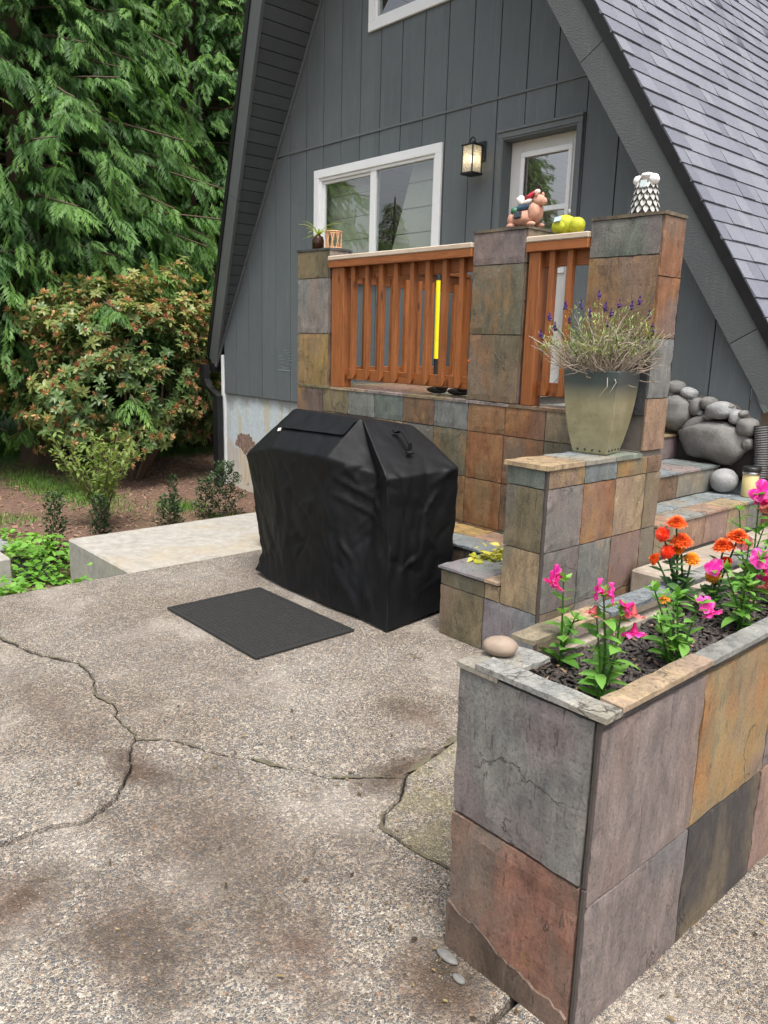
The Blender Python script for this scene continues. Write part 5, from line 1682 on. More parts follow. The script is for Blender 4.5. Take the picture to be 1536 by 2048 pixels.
mo = from_lists('mortar', *blob_data((-2.62, 5.49, .90), (.40, .035, .31), 3, .2, 2.0, 20, 14), MAT['slate_edge'], bw, True)
bs = from_lists('round_stone', *blob_data((-2.385, 5.30, .585 + .085), (.092, .092, .084), 31, .05, 1.2, 24, 16), MAT['boulder_pale'], smooth=True)
tag(bs, 'ball-shaped pale grey stone sitting on the lower tread', 'stone')
cn = empty('path_light', (-2.215, 5.32, .585), 'stubby cream path light with black cap on the lower tread', 'garden light')
from_lists('tube', *lathe_data([(.050, 0), (.052, .004), (.052, .15), (.050, .152)], 24, (-2.215, 5.32, .586)), MAT['cream_tube'], cn, True)
from_lists('band', *lathe_data([(.055, .152), (.057, .155), (.057, .168), (.055, .170)], 24, (-2.215, 5.32, .586)), MAT['steel'], cn, True)
from_lists('cap', *lathe_data([(.056, .170), (.060, .175), (.060, .198), (.054, .204), (.03, .208), (.001, .209)], 24, (-2.215, 5.32, .586)), MAT['black_plastic'], cn, True)
cp = MB(); pts = []; rads = []
for k in range(60):
    t = k / 59
    p = Vector((-2.20, 5.40, .60)).lerp(Vector((-2.235, 5.41, 1.06)), t) + Vector((.02 * math.sin(t * 3), 0, 0))
    pts.append(p); rads.append(.047 if k % 2 else .039)
cp.tube(pts, rads, 16)
dp = cp.build('corrugated_pipe', MAT['drain_pipe'], None); tag(dp, 'ribbed dark drain pipe rising behind the path light', 'pipe')
br_ = empty('brick_pier', (-2.0, 5.45, .38), 'red-brown brick pier at the house corner beside the drain pipe', 'wall')
box('mortar', (-2.17, -1.75), (5.43, 5.52), (.385, 1.10), MAT['rough_concrete'], br_, .002)
for r_ in range(9):
    for k in range(3):
        x0 = -2.18 + k * .21 - (.1 if r_ % 2 else 0)
        xa, xb = max(-2.18, x0), min(-1.74, x0 + .2)
        if xb - xa > .03:
            box('brick', (xa, xb), (5.415 + rnd.uniform(-.003, .003), 5.50), (.385 + r_ * .08, .385 + r_ * .08 + .07), MAT['brick_red'], br_, .004)

# ================================================================== THINGS ON THE PORCH
# jar with strap-leaved plant, wicker basket
ZP = 2.219
jr = empty('jar_plant', (-5.12, 3.86, ZP), 'strap-leaved plant growing in an amber jar on the end pillar', 'plant')
from_lists('jar', *lathe_data([(.040, 0), (.046, .006), (.047, .075), (.040, .09), (.038, .105), (.036, .105), (.038, .09), (.044, .074), (.043, .008)], 20, (-5.12, 3.86, ZP)), MAT['jar_glass'], jr, True)
from_lists('bark_fill', *lathe_data([(.035, .01), (.041, .02), (.041, .07), (.03, .10), (.01, .125)], 14, (-5.12, 3.86, ZP)), MAT['bark'], jr, True)
sl_ = MB(); tn = []
for k in range(17):
    ph = k * 2.4; L = rnd.uniform(.10, .19)
    d = Vector((math.cos(ph), math.sin(ph), 0)); up_ = rnd.uniform(.5, 1.4); prev_ = Vector((-5.12, 3.86, ZP + .10)); Vv = []; Ff = []
    sd = d.cross(Vector((0, 0, 1)))
    for j in range(7):
        t = j / 6
        p = Vector((-5.12, 3.86, ZP + .10)) + d * L * t * (.5 + .5 * t) + Vector((0, 0, L * (up_ * t - .75 * t * t)))
        wd = .0075 * (1 - t) ** .5 + .0006
        Vv += [p - sd * wd, p + Vector((0, 0, -.002)), p + sd * wd]
    for j in range(6):
        a_ = j * 3; b_ = a_ + 3
        Ff += [(a_, b_, b_ + 1, a_ + 1), (a_ + 1, b_ + 1, b_ + 2, a_ + 2)]
    tn += [rnd.random()] * len(Vv)
    sl_.add(Vv, Ff)
o = sl_.build('leaves', MAT['strap_leaf'], jr); o.data.attributes.new('tint', 'FLOAT', 'POINT').data.foreach_set('value', tn)
bk = empty('wicker_basket', (-4.925, 3.86, ZP), 'small open wicker candle basket beside the jar plant', 'basket')
cb = Vector((-4.925, 3.86, ZP))
for z in (.004, .122):
    pts = [cb + Vector((.062 * math.cos(t), .062 * math.sin(t), z)) for t in np.linspace(0, 2 * math.pi, 25)]
    MB().tube(pts, .0055, 6, False).build('hoop', MAT['wicker'], bk)
for k in range(18):
    a0 = k * 2 * math.pi / 18; tw_ = (.35 if k % 2 else -.35) + rnd.uniform(-.1, .1)
    pts = [cb + Vector((.061 * math.cos(a0 + tw_ * t), .061 * math.sin(a0 + tw_ * t), .004 + .118 * t)) for t in np.linspace(0, 1, 5)]
    MB().tube(pts, .0042, 5).build('cane', MAT['wicker'], bk)

# gnome riding a pig, seen from behind, on the middle pillar
gp_ = empty('gnome_figurine', (-3.09, 3.86, ZP), 'painted figurine of a gnome lying on a pig, on the middle pillar', 'figurine')
G = lambda x, y, z: (-3.09 + x, 3.86 + y, ZP + z)
pg = MB()
pg.add(*blob_data(G(-.02, 0, .055), (.095, .055, .048), 2, .12, n=18, m=12))
pg.add(*blob_data(G(.065, 0, .085), (.045, .048, .06), 3, .1, n=16, m=10))
pg.add(*blob_data(G(.085, 0, .145), (.036, .034, .034), 4, .08, n=16, m=10))
pg.add(*blob_data(G(.118, -.006, .138), (.024, .022, .024), 5, .05, n=14, m=8))
for (x, y) in ((-.08, -.045), (-.08, .04), (.07, -.045), (.07, .04)): pg.add(*blob_data(G(x, y, .014), (.032, .018, .0155), 6, .1, n=10, m=6))
pg.add(*blob_data(G(-.09, -.02, .05), (.03, .035, .04), 8, .1, n=10, m=8))
pg.build('pig', MAT['pig_paint'], gp_, True)
from_lists('ear', *blob_data(G(.085, -.03, .178), (.012, .006, .020), 6, .1, n=8, m=6), MAT['pig_paint'], gp_, True)
from_lists('ear', *blob_data(G(.085, .03, .178), (.012, .006, .020), 6, .1, n=8, m=6), MAT['pig_paint'], gp_, True)
from_lists('gnome_coat', *blob_data(G(-.02, 0, .115), (.06, .036, .026), 7, .15, n=14, m=10, rot=Matrix.Rotation(R(-14), 3, 'Y')), MAT['gnome_blue'], gp_, True)
from_lists('gnome_trousers', *blob_data(G(-.075, -.01, .100), (.028, .036, .026), 9, .15, n=12, m=8), MAT['gnome_green'], gp_, True)
from_lists('gnome_head', *blob_data(G(-.045, -.006, .155), (.026, .026, .030), 5, .2, 3, n=14, m=10), MAT['gnome_white'], gp_, True)
from_lists('beard', *blob_data(G(.005, -.012, .142), (.04, .022, .016), 8, .2, 3, n=14, m=8, rot=Matrix.Rotation(R(-18), 3, 'Y')), MAT['gnome_white'], gp_, True)
MB().tube([G(.0, -.01, .158), G(.03, -.01, .176), G(.065, -.005, .198), G(.085, 0, .206)], [.020, .017, .010, .004], 10).build('hat', MAT['gnome_red'], gp_, True)
from_lists('bow', *blob_data(G(.075, -.012, .192), (.022, .012, .014), 11, .3, 3, n=10, m=8), MAT['gnome_white'], gp_, True)
MB().obox(G(-.045, -.061, .048), (.05, 0, .004), (0, -.008, .006), (0, .008, .030)).build('solar_panel', MAT['solar_cell'], gp_)
# chartreuse bird-shaped solar light on the short railing
yl = empty('bird_ornament', (-2.74, 3.80, 2.151), 'chartreuse bird-shaped solar ornament on the short railing', 'figurine')
Q = lambda x, y, z: (-2.745 + x, 3.79 + y, 2.150 + z)
bo_ = MB(); bo_.add(*blob_data(Q(-.02, 0, .050), (.075, .052, .056), 2, .06, n=20, m=14)); bo_.add(*blob_data(Q(.062, 0, .042), (.048, .044, .046), 3, .06, n=18, m=12))
bo_.build('body', MAT['chartreuse'], yl, True)
from_lists('wing', *blob_data(Q(-.03, -.045, .04), (.045, .012, .03), 5, .1, n=14, m=10), MAT['chartreuse'], yl, True)
MB().obox(Q(-.052, -.055, .060), (.045, -.004, .004), (0, -.006, .004), (0, .012, .026)).build('solar_panel', MAT['solar_pale'], yl)
from_lists('bulb', *lathe_data([(.008, 0), (.009, .02), (.007, .03), (.002, .034)], 10, Q(.005, 0, .10)), MAT['boulder_pale'], yl, True)
# pale feathered owl ornament on the right pillar, back to the yard
ow = empty('owl_ornament', (-2.32, 3.86, ZP), 'pale feathered owl statue with a solar panel on the tall pillar by the steps', 'figurine')
W_ = lambda x, y, z: (-2.32 + x, 3.86 + y, ZP + z)
from_lists('body', *lathe_data([(.058, 0), (.064, .01), (.060, .06), (.052, .12), (.046, .16), (.038, .185), (.015, .20), (.001, .202)], 20, W_(0, 0, 0)), MAT['grout'], ow, True)  # dark body colour paints the shade between the pale feathers
for r_ in range(5):
    zz = .045 + r_ * .031; rad = .064 - r_ * .0045; n_ = 13
    for k in range(n_):
        a0 = (k + .5 * (r_ % 2)) * 2 * math.pi / n_
        d = Vector((math.cos(a0), math.sin(a0), 0))
        b0 = Vector(W_(0, 0, zz)) + d * (rad - .006)
        V, F = leaf_data(.046, .026, -.25, .35); M = frame_from(Vector((0, 0, -1)) + d * .28, d)
        o = from_lists('feather', [b0 + M @ Vector(q) for q in V], F, MAT['owl_white'], ow, True)
for sx in (-1, 1):
    from_lists('shoulder', *blob_data(W_(sx * .045, -.01, .172), (.026, .026, .026), 3 + sx, .15, 2.5, n=14, m=10), MAT['shell_white'], ow, True)
from_lists('crown', *blob_data(W_(.0, .0, .195), (.034, .03, .016), 9, .25, 3, n=14, m=8), MAT['shell_white'], ow, True)
MB().obox(W_(-.008, -.052, .128), (.034, -.002, 0), (0, -.006, .002), (0, .008, .036)).build('solar_panel', MAT['solar_pale'], ow)
# broom pole and garden things on the porch floor
yp = empty('broom_pole', (-4.53, 4.62, 1.197), 'yellow telescopic pole with black grip standing on the porch', 'pole')
P0, P1 = Vector((-4.515, 4.60, 1.20)), Vector((-4.545, 4.62, 2.10))
MB().tube([P0, P0.lerp(P1, .10)], .022, 10).build('socket', MAT['shell_white'], yp)
MB().tube([P0.lerp(P1, .10), P0.lerp(P1, .24)], .016, 10).build('lower_grip', MAT['black_plastic'], yp)
MB().tube([P0.lerp(P1, .24), P0.lerp(P1, .92)], .0185, 12).build('shaft', MAT['yellow_paint'], yp)
MB().tube([P0.lerp(P1, .92), P1], .021, 10).build('upper_grip', MAT['black_plastic'], yp)
hs_ = empty('hedge_trimmer', (-3.62, 4.2, 1.197), 'dark power tool with orange handle lying on the porch behind the railing', 'tool')
from_lists('housing', *blob_data((-3.60, 4.2, 1.27), (.12, .08, .075), 3, .25, 2, n=14, m=10), MAT['navy_plastic'], hs_, True)
MB().tube([(-3.66, 4.15, 1.30), (-3.70, 4.13, 1.40), (-3.73, 4.12, 1.43)], .016, 8).build('handle', MAT['orange_plastic'], hs_)
MB().tube([(-3.58, 4.2, 1.33), (-3.53, 4.19, 1.46), (-3.45, 4.18, 1.52)], .010, 8).build('guard', MAT['black_plastic'], hs_)
for (x, lab) in ((-3.86, 'black garden clog beside the yellow pole on the porch floor'), (-3.66, 'black garden clog under the railing next to the power tool')):
    cl = MB(); cl.add(*blob_data((x, 3.95, 1.222), (.09, .045, .024), 4, .1, n=14, m=8)); cl.add(*blob_data((x + .05, 3.95, 1.243), (.045, .043, .022), 6, .1, n=12, m=8))
    o = cl.build('garden_clog', MAT['black_plastic'], None, True); tag(o, lab, 'shoe')
# ================================================================== PLANTS IN THE PLANTER
LEAF_ME = []
for i, (c, f, wf) in enumerate(((.25, .25, .46), (.05, .35, .40), (.45, .2, .52), (-.1, .3, .36))):
    V, F = leaf_data(1.0, wf, c, f)
    for mname in ('planter_leaf', 'zinnia_leaf'):
        me = bpy.data.meshes.new('leaf'); me.from_pydata(V, [], F)
        for p in me.polygons: p.use_smooth = True
        me.attributes.new('tint', 'FLOAT', 'POINT').data.foreach_set('value', [.25 + .2 * i] * len(V))
        me.materials.append(MAT[mname])
        LEAF_ME.append((mname, me))
def put_leaf(parent, p, d, L, mname, roll=0):
    me = rnd.choice([m for n, m in LEAF_ME if n == mname])
    o = bpy.data.objects.new('leaf', me); COL.objects.link(o)
    o.rotation_euler = frame_from(d, roll=roll).to_euler()
    L *= 1.25
    o.scale = (L, L, L); o.location = p
    return adopt(o, parent)
def stem_path(a, b, bend=.012):
    a, b = Vector(a), Vector(b)
    m = a.lerp(b, .5) + Vector((rnd.uniform(-bend, bend), rnd.uniform(-bend, bend), 0))
    return [a, a.lerp(m, .55) + Vector((0, 0, .004)), m, m.lerp(b, .6), b]
def petal_cloud(name, c, n, L, W, mat, parent, droop=0.0, axis=(0, 0, 1), open_=1.0, seed=0):
    """ruffled bloom made of petals around an axis"""
    mb = MB(); tn = []
    r = random.Random(seed)
    ax = Vector(axis).normalized()
    M0 = frame_from(ax)
    for k in range(n):
        a0 = 2 * math.pi * k / n + r.uniform(-.3, .3)
        side_ = M0 @ Vector((0, math.cos(a0), math.sin(a0)))
        d = (ax * (1 - open_ * .75) + side_ * open_ + Vector((0, 0, -droop))).normalized()
        l = L * r.uniform(.8, 1.15)
        # petal: broad ruffled fan 5 x 4
        V = []; F = []
        Mx = frame_from(d, ax)
        for i in range(5):
            t = i / 4
            for j in range(5):
                s = (j / 4 - .5) * 2
                wd = W * (.25 + .75 * math.sin(min(1, t * 1.15) * math.pi / 2)) * .5
                z = .14 * l * math.sin(s * 4 + k) * t + .10 * l * r.uniform(-1, 1) * t - .35 * l * t * t * (.3 + droop)
                V.append(Vector(c) + Mx @ Vector((l * t * (1 - .22 * s * s), wd * s, z)))
        for i in range(4):
            for j in range(4): F.append((i * 5 + j, (i + 1) * 5 + j, (i + 1) * 5 + j + 1, i * 5 + j + 1))
        mb.add(V, F); tn += [r.random() * .6 + .4 * (i_ // 5) / 4 for i_ in range(25)]
    o = mb.build(name, MAT[mat], parent, True)
    o.data.attributes.new('tint', 'FLOAT', 'POINT').data.foreach_set('value', tn)
    return o
def tube_bloom(c, d, L, mat, parent, seed=0):
    L = L * 1.02
    """snapdragon / petunia style bloom: throat tube plus two ruffled lips"""
    d = Vector(d).normalized()
    c = Vector(c)
    MB().tube([c - d * L * .8, c - d * L * .3, c], [.003, .006, .010], 8, False).build('flower_throat', MAT[mat], parent, True)
    petal_cloud('flower', c, 6, L, L * .95, mat, parent, .25, d, .95, seed)
def leafy_stem(e, pts, mname, n, L=(.03, .05), start=.1):
    P = [Vector(p) for p in pts]
    for k in range(n):
        t = start + (1 - start) * k / max(1, n - 1)
        x = t * (len(P) - 1); i = min(int(x), len(P) - 2); p = P[i].lerp(P[i + 1], x - i)
        for q in (0, 1):
            a0 = k * 1.2 + q * math.pi + rnd.uniform(-.4, .4)
            l = rnd.uniform(*L) * (1.15 - .55 * t)
            put_leaf(e, p, (math.cos(a0), math.sin(a0), rnd.uniform(.1, .8)), l, mname, rnd.uniform(-.4, .4))
def snap(label, base, stems, blooms, leaves=7, L=(.034, .055), group=None):
    e = empty('snapdragon_plant', base, label, 'plant', group)
    b = Vector(base)
    sm = MB()
    for tip in stems:
        pth = stem_path(b + Vector((rnd.uniform(-.01, .01), rnd.uniform(-.01, .01), -.015)), tip)
        sm.tube(pth, [.0035, .0032, .003, .0025, .0018], 6, False)
        leafy_stem(e, pth, 'planter_leaf', leaves, L)
        for k in range(6):       # tuft at the tip
            put_leaf(e, tip, (rnd.uniform(-1, 1), rnd.uniform(-1, 1), rnd.uniform(.3, 1.4)), rnd.uniform(.018, .03), 'planter_leaf', rnd.uniform(-.5, .5))
    sm.build('stems', MAT['shrub_stem'] if False else MAT['planter_leaf'], e)
    for i, (p, d, s, m_) in enumerate(blooms):
        tube_bloom(p, d, s, m_, e, i + int(abs(b.x * 100)))
    return e
snap('pink snapdragon beside the river stone at the planter corner', (-1.117, 1.649, .735), [(-1.122, 1.645, .955), (-1.09, 1.66, .86)], [((-1.139, 1.624, .975), (-.45, -.55, .3), .030, 'magenta_petal'), ((-1.130, 1.618, .955), (-.1, -.6, -.7), .026, 'magenta_petal')], 8)
snap('pink snapdragon with wilted blooms and big lower leaves in the near corner of the planter', (-.929, 1.537, .735), [(-.935, 1.535, .985), (-.905, 1.565, .955), (-.945, 1.53, .93)],
     [((-.945, 1.525, 1.002), (-.6, -.5, .2), .028, 'magenta_petal'), ((-.915, 1.535, 1.000), (.6, .3, .15), .026, 'magenta_petal'), ((-.948, 1.515, .950), (-.2, -.3, -.9), .022, 'wilted_petal'), ((-.897, 1.572, .965), (-.3, -.4, -.3), .024, 'magenta_petal'),
      ((-.885, 1.585, .950), (.1, -.2, -1), .026, 'wilted_petal'), ((-.881, 1.590, .905), (.1, -.1, -1), .026, 'magenta_petal')], 8, (.036, .06))
snap('bushy green snapdragon with one magenta bloom in the middle of the planter', (-.92, 1.873, .735), [(-.964, 1.823, .935), (-.925, 1.867, .925), (-.885, 1.91, .905), (-.93, 1.80, .87), (-.95, 1.90, .90)],
     [((-.873, 1.925, .905), (.5, -.2, .3), .026, 'magenta_petal'), ((-.862, 1.938, .882), (.4, .1, -.7), .026, 'magenta_petal')], 7, (.034, .052))
snap('snapdragon with magenta blooms leaning out over the walkway', (-.926, 2.285, .735), [(-.905, 2.31, .95), (-.97, 2.237, .92), (-.91, 2.25, .90), (-.95, 2.33, .98), (-.90, 2.36, .99)],
     [((-.899, 2.315, .955), (.2, -.5, .3), .034, 'magenta_petal'), ((-.889, 2.327, .905), (.2, -.4, -.7), .032, 'magenta_petal'), ((-.884, 2.335, .872), (.2, -.4, -.8), .028, 'wilted_petal')], 8, (.036, .058))
snap('tall snapdragon with magenta tip at the far end of the planter flowers', (-1.073, 2.687, .735), [(-1.079, 2.68, 1.07), (-1.121, 2.634, 1.02), (-1.06, 2.70, .96), (-1.03, 2.72, 1.02)],
     [((-1.079, 2.680, 1.090), (-.1, -.6, .3), .036, 'magenta_petal'), ((-1.067, 2.694, 1.055), (.2, -.4, -.6), .032, 'magenta_petal'), ((-1.052, 2.69, 1.035), (.2, -.4, -.6), .03, 'wilted_petal'), ((-1.098, 2.659, .905), (.0, -.5, .2), .030, 'wilted_petal')], 8, (.036, .058))
snap('leafy snapdragon without open blooms beside the tall one', (-.93, 2.62, .735), [(-.92, 2.62, .97), (-.95, 2.60, .93), (-.90, 2.66, .99), (-.88, 2.60, .92)],
     [((-.895, 2.67, 1.0), (.3, -.5, .4), .026, 'red_petal')], 8, (.04, .06))
def zinnia_head(c, d, rad, mat, parent, seed=0, layers=7):
    rad = rad * 1.02
    mb = MB(); tn = []
    r = random.Random(seed)
    M0 = frame_from(d); c = Vector(c)
    for ly in range(layers):
        t = ly / (layers - 1)
        rr_ = rad * (1.0 - .72 * t); n_ = int(20 - 10 * t)
        zc = rad * (.05 + .62 * t)
        for k in range(n_):
            a0 = 2 * math.pi * (k + .5 * (ly % 2)) / n_ + r.uniform(-.08, .08)
            s_d = M0 @ Vector((0, math.cos(a0), math.sin(a0))); ax = M0 @ Vector((1, 0, 0))
            dd = (s_d + ax * (.02 + .55 * t)).normalized()
            V, F = leaf_data(rr_ * r.uniform(.9, 1.08), rr_ * .40, .16 - .3 * t, .3)
            Mx = frame_from(dd, ax)
            mb.add([c + ax * (zc * .9 - rad * .1) + Mx @ Vector(v) for v in V], F); tn += [r.random() * .7 + .3 * t] * len(V)
    o = mb.build('flower', MAT[mat], parent, True)
    o.data.attributes.new('tint', 'FLOAT', 'POINT').data.foreach_set('value', tn)
    from_lists('calyx', *blob_data(c - M0 @ Vector((rad * .12, 0, 0)), (rad * .34, rad * .34, rad * .34), seed, .1, n=10, m=8), MAT['zinnia_leaf'], parent, True)
def zinnia(label, base, heads):
    e = empty('zinnia_plant', base, label, 'plant')
    b = Vector(base); sm = MB()
    for i, (p, d, rad, m_) in enumerate(heads):
        p = Vector(p)
        pth = stem_path(b + Vector((rnd.uniform(-.015, .015), rnd.uniform(-.015, .015), -.015)), p - Vector(d).normalized() * .01, .01)
        sm.tube(pth, .0030, 6, False)
        leafy_stem(e, pth[:4], 'zinnia_leaf', 4, (.04, .065), .3)
        zinnia_head(p, d, rad, m_, e, i + 3)
    sm.build('stems', MAT['zinnia_leaf'], e)
    return e
zinnia('orange zinnia clump with stacked blooms near the back rim of the planter', (-1.135, 2.30, .735),
       [((-1.155, 2.275, 1.020), (.1, -.2, 1), .034, 'orange_petal'), ((-1.185, 2.25, .980), (.1, -.9, .35), .026, 'red_petal'), ((-1.142, 2.292, .962), (.1, -.3, 1), .037, 'orange_petal'),
        ((-1.170, 2.262, .925), (-.1, -.9, .4), .027, 'red_petal'), ((-1.195, 2.235, .900), (-.5, -.6, .3), .024, 'orange_petal'), ((-1.115, 2.32, .905), (.3, -.4, .9), .029, 'amber_petal'), ((-1.150, 2.29, .930), (-.1, -.4, .8), .024, 'amber_petal')])
zinnia('pair of large rust orange zinnias on dark stems behind the pink snapdragons', (-1.05, 2.36, .735),
       [((-1.042, 2.365, .955), (-.1, -.25, 1), .037, 'orange_petal'), ((-1.012, 2.395, .985), (.15, -.1, 1), .038, 'orange_petal'), ((-1.055, 2.345, .862), (-.1, -.7, .4), .028, 'amber_petal'), ((-1.03, 2.38, .905), (.6, .1, .5), .022, 'red_petal')])
e_b = empty('snapdragon_plant', (-1.05, 2.33, .735), 'magenta snapdragon bloom leaning on an orange zinnia', 'plant')
MB().tube(stem_path((-1.05, 2.33, .72), (-1.048, 2.335, .885)), .0026, 6, False).build('stems', MAT['planter_leaf'], e_b)
tube_bloom((-1.046, 2.33, .895), (-.1, -.6, .4), .032, 'magenta_petal', e_b, 4)
leafy_stem(e_b, [(-1.05, 2.33, .74), (-1.05, 2.332, .80), (-1.048, 2.335, .88)], 'planter_leaf', 5, (.03, .05))
e_b = empty('marigold_seedling', (-1.02, 2.06, .735), 'small orange bloom low among mulch near the back rim', 'plant')
MB().tube(stem_path((-1.02, 2.06, .72), (-1.05, 2.045, .84)), .0024, 6, False).build('stems', MAT['zinnia_leaf'], e_b)
zinnia_head((-1.05, 2.045, .845), (0, -.4, .9), .018, 'amber_petal', e_b, 8, 3)
leafy_stem(e_b, [(-1.02, 2.06, .73), (-1.03, 2.055, .78), (-1.05, 2.045, .86)], 'planter_leaf', 5, (.035, .05))

# ================================================================== FAR LEFT: shrubs, trees
def gz_at(x, y):
    z = GZ + .05 * mnoise.noise(Vector((x * .6, y * .6, 0))) + .015 * mnoise.noise(Vector((x * 3, y * 3, 4)))
    if x > -6.3: z = GZ
    if -90 < x < -13: z += .012 * (-13 - x)
    return z
def xform_cloud(tmpl, tf, P, D, S, roll, tint):
    """instances of a template mesh -> arrays. P,D (n,3), S (n,), roll (n,), tint (n,)"""
    n = len(P); k = len(tmpl)
    D = D / (np.linalg.norm(D, axis=1, keepdims=True) + 1e-9)
    up = np.tile(np.array([0., 0, 1]), (n, 1))
    Y = np.cross(up, D); ny = np.linalg.norm(Y, axis=1, keepdims=True); Y = np.where(ny < 1e-3, np.array([[0., 1, 0]]), Y / (ny + 1e-9))
    Z = np.cross(D, Y)
    c, s = np.cos(roll)[:, None], np.sin(roll)[:, None]
    Y, Z = Y * c + Z * s, Z * c - Y * s
    M = np.stack([D, Y, Z], 2)                     # n,3,3 columns
    V = np.einsum('nij,kj->nki', M, tmpl) * S[:, None, None] + P[:, None, :]
    F = (tf[None] + (np.arange(n) * k)[:, None, None]).reshape(-1, tf.shape[1])
    return V.reshape(-1, 3), F, np.repeat(tint, k)

# cedar frond: flat drooping spray, quads
def frond_template(rs, nb=12):
    """flat drooping spray: alternating branchlets, each split in two narrow tips"""
    V = []; F = []
    def kite(b, d, L, w_, dr):
        tip = b + d * L + np.array([0, 0, -dr * L]); mid = b + d * L * .55 + np.array([0, 0, -dr * L * .3])
        nrm = np.array([-d[1], d[0], .15]); i = len(V)
        V.extend([b, mid + nrm * w_, tip, mid - nrm * w_]); F.append((i, i + 1, i + 2, i + 3))
    for k in range(nb):
        t = .06 + .88 * k / (nb - 1)
        sgn = 1 if k % 2 else -1
        for sg in (sgn, -sgn) if k % 3 else (sgn,):
            b = np.array([t, 0, -.34 * t * t])
            L = (.40 * (1 - .7 * t) + .08) * rs.uniform(.7, 1.15)
            ang = sg * R(rs.uniform(28, 52))
            d = np.array([math.cos(ang), math.sin(ang), -.22]); d /= np.linalg.norm(d)
            kite(b, d, L, .027 * rs.uniform(.8, 1.2), rs.uniform(.2, .6))
            if k % 4 == 3: continue
            a2 = ang - sg * R(rs.uniform(18, 34)); d2 = np.array([math.cos(a2), math.sin(a2), -.35]); d2 /= np.linalg.norm(d2)
            kite(b + d * L * .35, d2, L * .62, .022 * rs.uniform(.8, 1.2), rs.uniform(.3, .7))
    kite(np.array([.86, 0, -.25]), np.array([.94, 0, -.34]), .3, .03, .5)
    return np.array(V), np.array(F)

